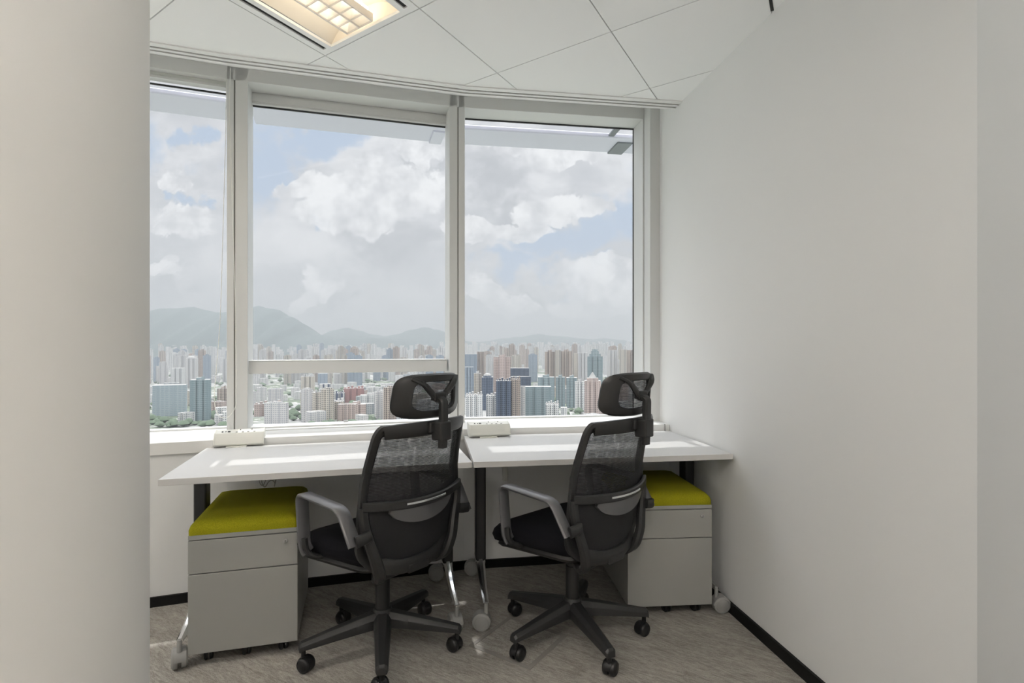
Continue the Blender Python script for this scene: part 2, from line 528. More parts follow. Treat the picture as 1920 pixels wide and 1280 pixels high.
for a in range(-9, 10):
    for b in range(-14, 6):
        if (a, b) in skip: continue
        e = gap / gu.length
        poly = [gp(a + e, b + e), gp(a + 1 - e, b + e), gp(a + 1 - e, b + 1 - e), gp(a + e, b + 1 - e)]
        poly = clip_room(poly)
        if poly: til.prism(poly, CEIL, CEIL + .012)
tag(til.build('ceiling', TILE, smooth=0), 'white square ceiling tiles laid at an angle', kind='structure')
# dark grid seen through the joints
bk = MB()
for a in range(-9, 11):
    for (p, q) in ((gp(a, -14), gp(a, 6)),):
        d = (q - p).normalized(); n = Vector((-d.y, d.x)) * .010
        poly = clip_room([p - n, q - n, q + n, p + n])
        if poly and a not in (): bk.prism(poly, CEIL + .0125, CEIL + .03)
for b in range(-14, 7):
    p, q = gp(-9, b), gp(10, b)
    d = (q - p).normalized(); n = Vector((-d.y, d.x)) * .010
    poly = clip_room([p - n, q - n, q + n, p + n])
    if poly: bk.prism(poly, CEIL + .0135, CEIL + .031)
tag(bk.build('ceiling_grid', GAP, smooth=0), 'ceiling grid bars in the tile joints', kind='structure')
# slab above everything
sl = MB(); sl.prism([(-2.9, YB - .1), (2.4, YB - .1), (2.4, 3.9), (M34.x + .3, M34.y + .05), (M23.x, M23.y + .06), (M12.x, M12.y + .06), (-2.9, 2.6)], TOPZ, TOPZ + .15)
tag(sl.build('ceiling_slab', PAINT, smooth=0), 'slab above the ceiling tiles', kind='structure')

tr = empty('slot_diffuser', (0, 0, 0))
tag(tr, 'white twin slot air diffuser trim running along the ceiling edge above the windows', 'air diffuser')
e = [0.565, 0.533, 0.518, 0.499, 0.484, 0.462]
fl = MB()
for t0, t1 in ((e[0], e[1]), (e[2], e[3]), (e[4], e[5])):
    strip(t1, t0, CEIL - .006, CEIL + .004, fl)
strip(0.462, 0.466, CEIL, CEIL + .11, fl)
fl.build('trim_flange', SILL, tr, smooth=0)
for t0, t1 in ((e[1], e[2]), (e[3], e[4])):
    strip(t1, t0, CEIL + .001, CEIL + .004).build('air_slot', SLOT, tr, smooth=0)
# pocket above the trim: lid and the window head wall
w = strip(0.165, 0.47, CEIL + .125, CEIL + .14)
tag(w.build('trim_2', PAINT, smooth=0), 'upper lid of the recess over the windows', kind='structure')

# ------------------------------------------------------------------ windows
HEAD = 2.65
FT = 0.165           # depth of the frame in front of the glass
BOT = 0.785
# lengths
L1 = (M12 - M01).length; L2 = (M23 - M12).length; L3 = (Vector((0.7927, 3.597)) - M23).length
def s_at(i, px, t=0.0):
    """distance along panel i at which pixel column px sees offset t"""
    d, n = dirs(i); o_ = GL[i] + n * t; k = (px - 960) / F
    return (k * o_.y - o_.x) / (d.x - k * d.y)
s2l = s_at(1, 472); s2r = s_at(1, 834.5); s3l = s_at(2, 872); s3r = s_at(2, 1187); s1r = s_at(0, 425)
f1r = s_at(0, 425, FT)
for i, (name, sl_, sr_, top) in enumerate((('window_1', 0.06, s1r, HEAD - .015), ('window_2', s2l, s2r, 2.588), ('window_3', s3l, s3r, HEAD))):
    win = empty(name); tag(win, kind='structure')
    head = HEAD
    L = (GL[i + 1] - GL[i]).length
    fr = MB()
    pbox(fr, i, -.02 if i else 0, L + (0 if i < 2 else .1), 0.0, FT, head, CEIL + .21)        # head, with its reveal
    if i == 1:
        pbox(fr, i, 0.03, L - .03, 0.0, 0.035, 2.588, head)                                    # deeper sash head
        pbox(fr, i, s2l - .004, s2r + .004, 0.035, 0.040, 2.600, 2.640)
    pbox(fr, i, 0.0, L, -0.03, 0.02, .755, BOT)                                                # bottom rail
    if i == 1:
        pbox(fr, i, s2l - .02, s2r + .02, 0.0, 0.10, .755, BOT + .002)
        pbox(fr, i, s2l - .02, s2r + .02, 0.10, 0.16, .755, BOT - .006)
    if i == 1:
        pbox(fr, i, -.03, s2l, 0.0, 0.06, BOT, head)
        pbox(fr, i, s2l - .012, s2l, 0.06, 0.085, BOT, head)
        pbox(fr, i, s2r, L, 0.0, 0.06, BOT, head)
    fr.build('window_frame', ALU, win, bevel=0.0015)
    g = MB(); pbox(g, i, sl_ - .01, sr_ + .01, -0.006, 0.0, .77, top + .01)
    g.build('pane', GLASS, win, smooth=0)
    gk = MB()
    pbox(gk, i, sl_, sr_, 0.001, 0.012, top - .007, top)
    if i == 2: pbox(gk, i, sr_ - .004, sr_, 0.001, 0.010, BOT, top)
    if i == 1: pbox(gk, i, sl_, sl_ + .003, 0.001, 0.010, BOT, top)
    gk.build('gasket', RUBBER, win, smooth=0)
    if i == 1:
        t = MB(); pbox(t, i, s_at(1, 465, .13), s_at(1, 838, .13), 0.0, 0.13, 1.081, 1.150)
        pbox(t, i, s_at(1, 465, .13), s_at(1, 838, .13), 0.0, 0.134, 1.150, 1.154)
        t.build('transom', ALU, win, bevel=0.002)
        t = MB(); pbox(t, i, 0.56, 0.585, 0.012, 0.03, BOT, BOT + .012); t.build('latch', CHROMED, win)
# mullions: two half profiles with a dark joint between
def mullion(k, pl, pm, pr, name):
    """front face spans pixel columns pl..pr, joint at pm"""
    i0, i1 = k - 1, k
    m = empty(name); tag(m, 'light grey window mullion profile', kind='structure')
    L = (GL[i0 + 1] - GL[i0]).length
    a = MB(); s0 = s_at(i0, pl, FT); s1 = s_at(i0, pm, FT)
    n_ = off(k, FT)
    d0, n0 = dirs(i0); d1, n1 = dirs(i1)
    jo = n_
    # left half
    fl_ = GL[i0] + d0 * s0
    a.prism([fl_, fl_ + n0 * FT, jo - d0 * .003, GL[k] - d0 * .003], .76, CEIL + .2)
    a.build('left_profile', ALU, m, bevel=0.002)
    s3 = s_at(i1, pr, FT)
    b = MB(); fr_ = GL[k] + d1 * s3
    b.prism([GL[k] + d1 * .003, jo + d1 * .003, fr_ + n1 * FT, fr_], .76, CEIL + .2)
    b.build('right_profile', ALU, m, bevel=0.002)
    j = MB(); j.prism([GL[k] - d0 * .004, jo - d0 * .004 - n0 * .006, jo + d1 * .004 - n1 * .006, GL[k] + d1 * .004], .76, CEIL + .2)
    j.build('joint', GAP, m, smooth=0)
    return m
mullion(1, 425, 443, 464.5, 'trim_3')
mullion(2, 843, 857, 871.5, 'trim_4')
# right jamb and cover to the wall
w = MB(); d, n = dirs(2)
pbox(w, 2, s3r, s3r + .5, 0.0, FT, .76, CEIL + .2)
cs = s_at(2, 1219, .26)
pbox(w, 2, cs, cs + .4, FT, .26, .76, CEIL + .2)
tag(w.build('trim_5', ALU, bevel=0.002), 'window jamb cover beside the right wall', kind='structure')
# end of the sill box at the wall
w = MB(); pbox(w, 2, s_at(2, 1246, .40), s_at(2, 1246, .40) + .004, .395, .402, .72, .776)
tag(w.build('trim_6', GAP), 'sill joint', kind='structure')

# roller blind over window 1
rb = empty('roller_blind', pt(0, L1 * .5, .10, 2.6)); inv = lambda v: v - rb.location
tag(rb, 'rolled up grey blind at the top of the left window with a looping bead chain', 'blind')
def moved(mb, org):
    mb.v = [p - org for p in mb.v]; return mb
org = rb.location.copy()
moved(pbox(MB(), 0, .04, s_at(0, 425, .12) - .004, .118, .121, 2.628, 2.80), org).build('fabric', BLIND, rb, smooth=0)
moved(pbox(MB(), 0, .04, s_at(0, 425, .12) - .004, .112, .126, 2.618, 2.632), org).build('bottom_bar', ALU, rb, bevel=.002)
moved(MB().cyl(pt(0, .03, .14, 2.76), pt(0, L1 - .08, .14, 2.76), .028), org).build('roller', ALU, rb)
ch = MB()
t_c = 0.185
def onpix(px, py, t):
    s_ = s_at(0, px, t); p = pt(0, s_, t, 0); return Vector((p.x, p.y, H + (HY - py) * p.y / F))
path = [onpix(*q, t_c) for q in [(432, 128), (430, 200), (432, 260), (436, 400), (441, 560), (443, 700), (443, 760), (437, 772), (428, 782), (417, 784), (408, 778), (403, 764), (402, 735)]]
path2 = [onpix(*q, .15) for q in [(402, 735), (405, 700), (413, 600), (415, 540), (419, 400), (423, 260), (425, 128)]]
full = rounded(path + path2, .05, 4)
ch.tube(full, .0016, 6)
# beads
acc = 0.0
for a, b in zip(full, full[1:]):
    Ls = (b - a).length; t_ = (-acc) % .009
    while t_ < Ls:
        c0 = a + (b - a) * (t_ / Ls)
        r = .0030
        ch.add([c0 + Vector(v) * r for v in ((1, 0, 0), (-1, 0, 0), (0, 1, 0), (0, -1, 0), (0, 0, 1), (0, 0, -1))],
               [(0, 2, 4), (2, 1, 4), (1, 3, 4), (3, 0, 4), (2, 0, 5), (1, 2, 5), (3, 1, 5), (0, 3, 5)])
        t_ += .009
    acc += Ls
moved(ch, org).build('bead_chain', CHAIN, rb, smooth=0)

# sunshades outside
for i, (lab, br) in enumerate((('grey horizontal sunshade blade outside the left window', []),
                               ('grey horizontal sunshade blade outside the middle window', [0.12]),
                               ('grey horizontal sunshade blade outside the right window with bracket near its right end', [s3r - .09]))):
    L = (GL[i + 1] - GL[i]).length if i < 2 else 1.6
    c0 = pt(i, L / 2, -.3, 2.66)
    ss_ = empty('sunshade', c0)
    tag(ss_, lab, 'sunshade', 'sunshade blades outside the windows')
    b = MB(); pbox(b, i, .012, L - .012, -.46, -.17, 2.655, 2.685)
    b.v = [p - c0 for p in b.v]; b.build('blade', FIN, ss_, bevel=.008, seg=3)
    for s_ in br:
        k = MB(); pbox(k, i, s_ - .02, s_ + .02, -.30, -.03, 2.662, 2.676)
        k.v = [p - c0 for p in k.v]; k.build('bracket', FINDARK, ss_, bevel=.002)
    k = MB(); pbox(k, i, L - .10 if i < 2 else s3r - .02, L - .016 if i < 2 else s3r + .09, -.465, -.24, 2.645, 2.69)
    k.v = [p - c0 for p in k.v]; k.build('end_cap', FINDARK if i == 2 else FIN, ss_, bevel=.004)

# ------------------------------------------------------------------ ceiling lights (air-handling, two black slots each)
def make_light(a, b, label, tube):
    """covers cells (a,b) and (a,b+1)"""
    o0 = gp(a, b); c3 = Vector((o0.x, o0.y, CEIL))
    r = empty('ceiling_light', c3)
    tag(r, label, 'ceiling light', 'ceiling lights with two black air slots')
    def q(s_, t_, z): p = gu * s_ + gv * (t_ * 2); return Vector((p.x, p.y, z))
    def qb(mb, s0, s1, t0, t1, z0, z1):
        return mb.prism([q(s0, t0, 0).xy, q(s1, t0, 0).xy, q(s1, t1, 0).xy, q(s0, t1, 0).xy], z0, z1)
    e_ = .004
    fm = MB()
    # rim around two slots and the central opening
    t0, t1 = .03, .97
    for s0, s1 in ((e_, .055), (.09, .135), (.865, .91), (.945, 1 - e_)): qb(fm, s0, s1, .002, .998, 0, .012)
    for s0, s1 in ((.055, .09), (.91, .945)):
        qb(fm, s0, s1, .002, t0, 0, .012); qb(fm, s0, s1, t1, .998, 0, .012)
    qb(fm, .135, .865, .002, .025, 0, .012); qb(fm, .135, .865, .975, .998, 0, .012)
    fm.build('rim', TILE, r, smooth=0)
    for s0, s1 in ((.055, .09), (.91, .945)):
        qb(MB(), s0, s1, t0, t1, .006, .012).build('air_slot', HOLE, r, smooth=0)
    # curved reflector trough
    rings = []
    n = 14
    for k in range(n + 1):
        x = .135 + (.865 - .135) * k / n
        u_ = (k / n) * 2 - 1
        z = .012 + .085 * (1 - abs(u_) ** 2.6)
        rings.append([q(x, .025, z), q(x, .10, z + .004), q(x, .90, z + .004), q(x, .975, z)])
    rf = MB(); rf.loft(rings, cap=False, closed=False)
    # ends
    for t_ in (.025, .975):
        pts_ = [q(.135 + .73 * k / n, t_, .012 + .085 * (1 - abs(k / n * 2 - 1) ** 2.6)) for k in range(n + 1)]
        rf.add(pts_ + [q(.865, t_, 0.01), q(.135, t_, 0.01)], [tuple(range(n + 3))])
    rf.build('reflector', REFLECT, r, smooth=40)
    # central basket: two rows of dimpled cells
    bs = MB()
    qb(bs, .362, .372, .045, .955, -.002, .030); qb(bs, .628, .638, .045, .955, -.002, .030); qb(bs, .496, .504, .045, .955, -.002, .022)
    nc = 20
    for k in range(nc + 1):
        t_ = .045 + (.955 - .045) * k / nc
        qb(bs, .366, .634, t_ - .0012, t_ + .0012, -.002, .022)
    bs.build('louvre', LOUVRE, r, smooth=0)
    dm = MB()
    for k in range(nc):
        ta = .045 + .91 * k / nc; tb = .045 + .91 * (k + 1) / nc
        for sa, sb in ((.372, .496), (.504, .628)):
            top_ = q((sa + sb) / 2, (ta + tb) / 2, .026)
            dm.add([q(sa, ta, .004), q(sb, ta, .004), q(sb, tb, .004), q(sa, tb, .004), top_], [(0, 1, 4), (1, 2, 4), (2, 3, 4), (3, 0, 4)])
    dm.build('dimpled_screen', SCREEN, r, smooth=0)
    for s_ in ((.40, .60) if tube is TUBE_DIM else (.30, .70)):
        tb = MB().cyl(q(s_, .06, .045), q(s_, .94, .045), .013, n=14)
        tb.build('tube', tube, r, smooth=60)
    return r
labs = ['recessed ceiling light with dimpled screen and black air slots above the left window',
        'unseen ceiling light added for room light, doorway side of the right wall', 'unseen ceiling light added for room light, left behind the round column',
        'unseen ceiling light added for room light, nearest the back wall', 'unseen ceiling light added to brighten the low wall, left of the round column']
for k, ((a, b), l) in enumerate(zip(lamp_cells, labs)): make_light(a, b, l, TUBE_DIM if k == 0 else FILL_TUBE)  # only the first is in view; the rest are added to brighten the room
# single dark air slot at the right wall
s0, s1 = gp(2.99, -1 + .394), gp(2.99, -1 - .25)
s0 = P(1448, 20, CEIL).xy; s1 = s0 - gv * 0.7
dd = (s1 - s0).normalized(); nn = Vector((-dd.y, dd.x)) * .006
w = MB().prism([s0 - nn, s1 - nn, s1 + nn, s0 + nn], CEIL - .002, CEIL + .001)
tag(w.build('air_slot_strip', HOLE, smooth=0), 'short black air slot in the ceiling beside the right wall', 'air slot')

# ------------------------------------------------------------------ floor box
fb_c = (P(890, 1212, 0) + P(1053, 1190, 0)) / 2
fb_d = (P(1053, 1190, 0) - P(953.6, 1156.6, 0)); ang = math.atan2(fb_d.y, fb_d.x)
fb = empty('floor_box', (fb_c.x, fb_c.y, 0), ang)
tag(fb, 'square carpeted floor box lid set in the carpet between the two chairs', 'floor box')
b = MB()
S_ = .14
for x, y, sx_, sy_ in ((0, -S_, 2 * S_ + .02, .02), (0, S_, 2 * S_ + .02, .02), (-S_, 0, .016, 2 * S_ - .02), (S_, 0, .02, 2 * S_ - .02)):
    b.box((x, y, .001), (sx_, sy_, .003))
b.build('rim', pbr('floor_box_rim', (0.24, 0.228, 0.21), .9), fb)
MB().box((0, 0, .0008), (2 * S_ - .022, 2 * S_ - .022, .002)).build('lid', CARPET, fb)

# ------------------------------------------------------------------ casters
def caster_wheel_pair(r, w_, org, face, gap_, mbw, mbb, hub=True):
    """twin wheels; face = direction of the axle"""
    ax = Vector(face).normalized(); org = Vector(org)
    for s_ in (-1, 1):
        c0 = org + ax * s_ * gap_
        c1 = c0 + ax * s_ * w_
        n = 24
        a = ax.orthogonal().normalized(); b = ax.cross(a)
        rg = lambda p, rr: [p + (a * math.cos(2 * PI * i / n) + b * math.sin(2 * PI * i / n)) * rr for i in range(n)]
        mbw.loft([rg(c0, r * .96), rg(c0 + ax * s_ * w_ * .15, r), rg(c0 + ax * s_ * w_ * .75, r), rg(c1, r * .86), rg(c1 + ax * s_ * .001, r * .80), rg(c1 - ax * s_ * .001, r * .76), rg(c1 + ax * s_ * .002, r * .55)])

# ------------------------------------------------------------------ desks
def make_desk(p0, p1, depth, label, casters):
    u = (p1 - p0).xy; L = u.length; rz = math.atan2(u.y, u.x)
    r = empty('desk', (p0.x, p0.y, 0), rz)
    tag(r, label, 'desk', 'white desks under the windows')
    top = MB().box((L / 2, depth / 2, DESK - .0125), (L - .003, depth, .025))
    o = top.build('tabletop', DESKTOP, r, bevel=.0015)
    o.data.materials.append(EDGE)
    for p in o.data.polygons:
        if abs(p.normal.z) < .5: p.material_index = 1
    cz = DESK - .025
    for k, x in enumerate((.06, L - .06)):
        cx = x; cy = .345
        leg = empty('leg', (cx, cy, 0)); leg.parent = r
        cb = MB().box((0, 0, (.19 + cz) / 2 + .0), (.05, .075, cz - .19 - .012)); cb.build('post', BLACKMETAL, leg, bevel=.008, seg=3)
        MB().box((0, 0, .186), (.046, .07, .012)).build('post_collar', CHROME, leg, bevel=.003)
        MB().box((0, 0, cz - .007), (.05, .09, .012)).build('top_clip', CHROMED, leg, bevel=.003)
        br = MB(); br.box((0, 0, cz - .006), (.05, depth - .10, .010)); br.build('top_rail', BLACKMETAL, leg, bevel=.002)
        bq = MB(); bq.box((.0 if k else 0, -.15, cz - .008), (.11, .03, .013)); bq.build('bracket', BLACKMETAL, leg, bevel=.002)
        for s_ in (-1, 1):
            ey = s_ * (cy - .045 if s_ < 0 else depth - cy - .06)
            pts_ = []; nn_ = 12
            for j in range(nn_ + 1):
                t_ = j / nn_
                y_ = s_ * .015 + (ey - s_ * .015) * t_
                z_ = .185 - .075 * (t_ ** .8) - .012 * math.sin(PI * t_)
                pts_.append((0, y_, z_))
            ft = MB().strap(pts_, (1, 0, 0), lambda i: .040 - .016 * i / 12, lambda i: .060 - .040 * i / 12, .3)
            ft.build('foot', CHROME, leg, bevel=0)
            # stem and twin wheel caster
            cst = MB()
            sw = casters[k][0 if s_ < 0 else 1]
            ax = Vector((math.cos(sw), math.sin(sw), 0)); fw = Vector((-ax.y, ax.x, 0))
            cst.cyl((0, ey, .070), (0, ey, .115), .010, .008, 16)
            hub_c = Vector((0, ey, .038)) + fw * .020
            cst.add(*hood(hub_c, ax, .040, .022))
            cst.build('caster', GREYWHEEL, leg, smooth=50)
            wh = MB()
            caster_wheel_pair(.038, .020, hub_c, ax, .006, wh, None)
            wh.build('caster_wheels', GREYWHEEL, leg, smooth=40)
    # beam between the legs
    MB().box((L / 2, .40, cz - .03), (L - .12, .03, .04)).build('beam', BLACKMETAL, r, bevel=.003)
    return r
def hood(c0, ax, r, w_):
    """curved mudguard over a twin wheel"""
    n = 14; vs = []; fs = []
    fw = Vector((-ax.y, ax.x, 0)); up = Vector((0, 0, 1))
    for i in range(n + 1):
        a = math.radians(-20 + 200 * i / n)
        rd = fw * math.cos(a) + up * math.sin(a)
        for s_ in (-1, 1):
            vs.append(c0 + rd * (r * 1.02) + ax * s_ * w_)
        for s_ in (1, -1):
            vs.append(c0 + rd * (r * .9) + ax * s_ * w_)
    for i in range(n):
        o_ = i * 4
        for k in range(4):
            fs.append((o_ + k, o_ + (k + 1) % 4, o_ + 4 + (k + 1) % 4, o_ + 4 + k))
    fs.append((0, 1, 2, 3)); fs.append((n * 4, n * 4 + 3, n * 4 + 2, n * 4 + 1))
    return vs, fs
dA = P(295, 899, DESK); dB = P(886, 866, DESK); dC = P(1375.5, 850.8, DESK)
desk1 = make_desk(dA, dB, .655, 'left white desk with black posts, a sunlit strip and the left power box on it', [(.3, 1.2), (.2, 1.5)])
desk2 = make_desk(dB + Vector((.003, 0, 0)), dC, .683, 'right white desk reaching the right wall, with the right power box on it', [(1.45, 1.5), (-1.65, 1.4)])

# power boxes on the back edge of the desks
def power_box(pl, pr, ypx, label):
    a = P(pl, ypx[0], DESK); b = P(pr, ypx[1], DESK)
    u = (b - a).xy; Lp = u.length; rz = math.atan2(u.y, u.x)
    r = empty('power_outlet_box', (a.x, a.y, DESK), rz)
    tag(r, label, 'power outlet box', 'white power outlet boxes on the desks')
    prof = [(0.0, .014), (.010, .040), (.030, .066), (.075, .078), (.085, .070), (.085, .020), (.060, .006), (.010, .006)]
    m = MB(); m.loft([[(x, p[0], p[1]) for p in prof] for x in (0.0, Lp)])
    m.build('housing', WHITEPLASTIC, r, bevel=.003, seg=2)
    for x in (0.0, Lp):
        m = MB(); m.loft([[(x + d, p[0] * 1.02 - .001, p[1] * 1.02) for p in prof] for d in (-.004, .004)])
        m.build('end_cap', WHITEPLASTIC, r, bevel=.002)
    m = MB().box((Lp * .45, .02, .003), (Lp * .42, .06, .006)); m.build('clamp', WHITEPLASTIC, r, bevel=.001)
    # openings on the sloping face between (.030,.066) and (.075,.078)
    def face(x, k): y = .030 + .045 * k; z = .066 + .012 * k + .0012; return (x, y, z)
    ang_ = math.atan2(.012, .045); R = Matrix.Rotation(ang_, 3, 'X')
    s_ = MB()
    s_.box(face(Lp * .14, .35), (.007, .010, .0012), M=R); s_.box(face(Lp * .21, .35), (.005, .008, .0012), M=R); s_.box(face(Lp * .275, .35), (.012, .013, .0012), M=R)
    s_.build('data_ports', HOLE, r, smooth=0)
    for cx in (.50, .74):
        k_ = MB()
        k_.box(face(Lp * cx, .75), (.004, .010, .0012), M=R)
        k_.box(face(Lp * cx - .014, .15), (.009, .003, .0012), M=R); k_.box(face(Lp * cx + .014, .15), (.009, .003, .0012), M=R)
        k_.build('socket', HOLE, r, smooth=0)
    return r
power_box(401, 493, (840.5, 835.5), 'white power outlet box on the back edge of the left desk, at the window mullion')
power_box(882, 957, (821.5, 818.5), 'white power outlet box on the back edge of the right desk')

# ------------------------------------------------------------------ pedestals
def make_pedestal(pa, pb, label, depth=.50):
    a = P(pa[0], pa[1], .05); b = P(pb[0], pb[1], .05)
    u = (b - a).xy; W = u.length; rz = math.atan2(u.y, u.x)
    r = empty('mobile_pedestal', (a.x, a.y, 0), rz)
    tag(r, label, 'drawer cabinet', 'grey drawer pedestals with olive cushions')
    body = MB().box((W / 2, depth / 2 + .01, .2735), (W - .002, depth - .02, .447)); body.build('body', CABINET, r, bevel=.003)
    MB().box((W / 2, depth / 2, .497), (W, depth, .018)).build('top_panel', CABINET, r, bevel=.002)
    d1 = MB().box((W / 2, .009, .4215), (W, .018, .127)); d1 = d1.build('drawer', CABINET, r, bevel=.0015)
    lk = MB().lathe([(.009, -.002), (.009, .003), (.006, .004), (.0055, .001)], (W - .045, 0, .455), 'Y', 20)
    lk.v = [Vector((p.x, -p.y, p.z)) for p in lk.v]
    lk.build('lock', CHROMED, d1)
    MB().box((W - .045, -.0042, .455), (.0015, .001, .007)).build('keyhole', HOLE, d1, smooth=0)
    d2 = MB().box((W / 2, .009, .2015), (W, .018, .306)); d2.build('drawer', CABINET, r, bevel=.0015)
    MB().box((W / 2, .016, .357), (W - .006, .010, .008)).build('drawer_gap', CABSIDE, r)
    for x in (.06, W / 2, W - .06):
        for y in (.05, depth - .06):
            if x == W / 2 and y > .1: continue
            m = MB(); caster_wheel_pair(.0235, .012, (x, y, .0235), (1, .3, 0), .003, m, None)
            m.box((x, y, .042), (.03, .03, .014))
            m.build('caster', BLACKWHEEL, r, smooth=40)
    # cushion
    nx, ny = 10, 12; cz0, cz1 = .506, .562
    cu = MB()
    rings = []
    prof = [(0, 0), (.0, .018), (.005, .034), (.016, .046), (.034, .053), (.06, .056)]
    for ins, h in prof:
        rad = .012 + ins * .5
        ring = []
        for cxn, cyn, a0 in ((W - ins - rad, ins * 1.15 + rad, -PI / 2), (W - ins - rad, depth - ins - rad, 0), (ins + rad, depth - ins - rad, PI / 2), (ins + rad, ins * 1.15 + rad, PI)):
            for j in range(5):
                an = a0 + PI / 2 * j / 4
                ring.append((cxn + rad * math.cos(an), cyn + rad * math.sin(an), cz0 + h))
        rings.append(ring)
    cu.loft(rings)
    o = cu.build('cushion', OLIVE, r, smooth=50); o['label'] = 'olive green felt seat cushion'
    return r
make_pedestal((352, 1228), (558, 1200), 'grey two drawer pedestal with olive cushion under the left desk')
make_pedestal((1177, 1138), (1335, 1132), 'grey two drawer pedestal with olive cushion under the right desk by the wall')

# ------------------------------------------------------------------ office chair (x right, y forward)
def chair(cx, cy, heading, base_ang, label):
    r = empty('office_chair', (cx, cy, 0), heading)
    tag(r, label, 'office chair', 'black mesh office chairs at the desks')
    MB().lathe([(.028, .080), (.040, .086), (.044, .115), (.042, .150), (.034, .166), (.030, .168)], n=28).build('base_hub', PLASTIC, r)
    for k in range(5):
        a = base_ang - heading + k * 2 * PI / 5
        d = Vector((math.cos(a), math.sin(a), 0)); sd_ = Vector((-d.y, d.x, 0))
        rings = []
        for t_ in (0, .12, .3, .6, .85, .97, 1.0):
            rr = .025 + (.325 - .025) * t_
            zt = .158 - .050 * t_ ** 1.1; hh = .060 - .034 * t_ ; ww = .036 - .014 * t_
            if t_ == 1.0: zt -= .006; ww *= .8
            zb = zt - hh
            rings.append([d * rr + sd_ * (-ww) + Vector((0, 0, zb)), d * rr + sd_ * (-ww * .95) + Vector((0, 0, zt - hh * .35)),
                          d * rr + sd_ * (-ww * .45) + Vector((0, 0, zt)), d * rr + sd_ * (ww * .45) + Vector((0, 0, zt)),
                          d * rr + sd_ * (ww * .95) + Vector((0, 0, zt - hh * .35)), d * rr + sd_ * ww + Vector((0, 0, zb))])
        lg = MB().loft(rings).build('base_leg', PLASTIC, r, smooth=28, bevel=.002)
        m = MB()
        e_ = d * .308
        m.cyl(e_ + Vector((0, 0, .045)), e_ + Vector((0, 0, .090)), .009, n=14)
        sw = a + PI / 2 + (0.6, -0.5, 1.1, 0.2, -0.9)[k]
        ax = Vector((math.cos(sw), math.sin(sw), 0)); fw = Vector((-ax.y, ax.x, 0))
        hc = e_ + fw * .012 + Vector((0, 0, .028))
        m.add(*hood(hc, ax, .030, .012))
        m.box(hc + Vector((0, 0, .004)), (.010, .036, .030), M=Matrix((ax, fw, (0, 0, 1))).transposed())
        caster_wheel_pair(.028, .019, hc, ax, .005, m, None)
        m.build('caster', BLACKWHEEL, lg, smooth=40)
    # --- gas lift and mechanism
    MB().lathe([(.029, .16), (.029, .30), (.024, .302), (.024, .315), (.015, .317), (.015, .41)], n=28).build('gas_lift', PLASTIC, r)
    m = MB().box((0, -.01, .405), (.13, .24, .045)); m.box((0, -.16, .395), (.10, .14, .035)); m.build('tilt_mechanism', PLASTIC, r, bevel=.006)
    MB().tube([(.05, .02, .40), (.16, .03, .398), (.235, .03, .395)], .006).build('height_lever', PLASTIC, r)
    # --- seat: pan and cushion
    def slab(zs, hw, fy, by, rr, crown=0.0):
        rings = []
        for z, ins in zs:
            ring = []
            for cx_, cy_, a0 in ((hw - ins - rr, fy - ins - rr, 0), (-(hw - ins - rr), fy - ins - rr, PI / 2), (-(hw * .86 - ins - rr), by + ins + rr, PI), (hw * .86 - ins - rr, by + ins + rr, 1.5 * PI)):
                for j in range(7):
                    an = a0 + PI / 2 * j / 6
                    x = cx_ + rr * math.cos(an); y = cy_ + rr * math.sin(an)
                    drop = -.030 * max(0, (y - .12) / .13) ** 2
                    ring.append((x, y, z + drop))
            rings.append(ring)
        return rings
    MB().loft(slab([(.388, .05), (.394, .02), (.410, .008), (.424, .012)], .245, .262, -.178, .07)).build('seat_pan', PLASTIC, r, smooth=50)
    MB().loft(slab([(.420, .014), (.430, .002), (.460, -.006), (.480, .0), (.494, .016), (.500, .045), (.502, .10)], .245, .27, -.178, .07)).build('seat_cushion', SEATFAB, r, smooth=60)
    # --- back surface
    zt_, zb_ = .955, .455
    def hw(z):   # half width of the frame
        k = (z - .40) / .56
        if z > .62: return .240 - .030 * ((z - .62) / .33) ** 1.2
        return .240 - .012 * ((.62 - z) / .2) ** 2
    def fy(z):   # profile of the back
        return -.222 - .045 * ((z - .45) / .5) - .058 * max(0, (z - .62) / .34) ** 1.5 + .018 * math.sin(max(0, min(1, (z - .45) / .30)) * PI) * -1
    def S(s_, z, lift=0.0):
        x = s_ * hw(z)
        wrap = .070 * (s_ * s_) * (1.0 if z > .6 else 1.0)
        return Vector((x, fy(z) + wrap - lift, z))
    # outline: top left -> down left side -> U -> up the right side -> top
    out = []
    zc = .955
    for k in range(9):   # top bar from the centre to the left, slight arch
        s_ = -k / 8 * .91
        out.append((s_, zc - .010 * s_ * s_))
    for k in range(1, 6):
        an = PI / 2 * k / 5
        out.append((-.91 - .09 * math.sin(an), zc - .008 - .045 * (1 - math.cos(an))))
    for z in (.86, .80, .74, .68, .62, .57, .53): out.append((-1.0, z))
    for k in range(1, 13):
        an = PI / 2 * k / 12
        out.append((-math.cos(an) ** .62, .52 - .135 * math.sin(an)))
    left = out
    pts_ = [S(s_, z) for s_, z in left] + [S(-s_, z) for s_, z in reversed(left[1:-1])]
    # closed loop strap
    m = MB(); npt = len(pts_); rings = []
    ctr = Vector((0, -.27, .70))
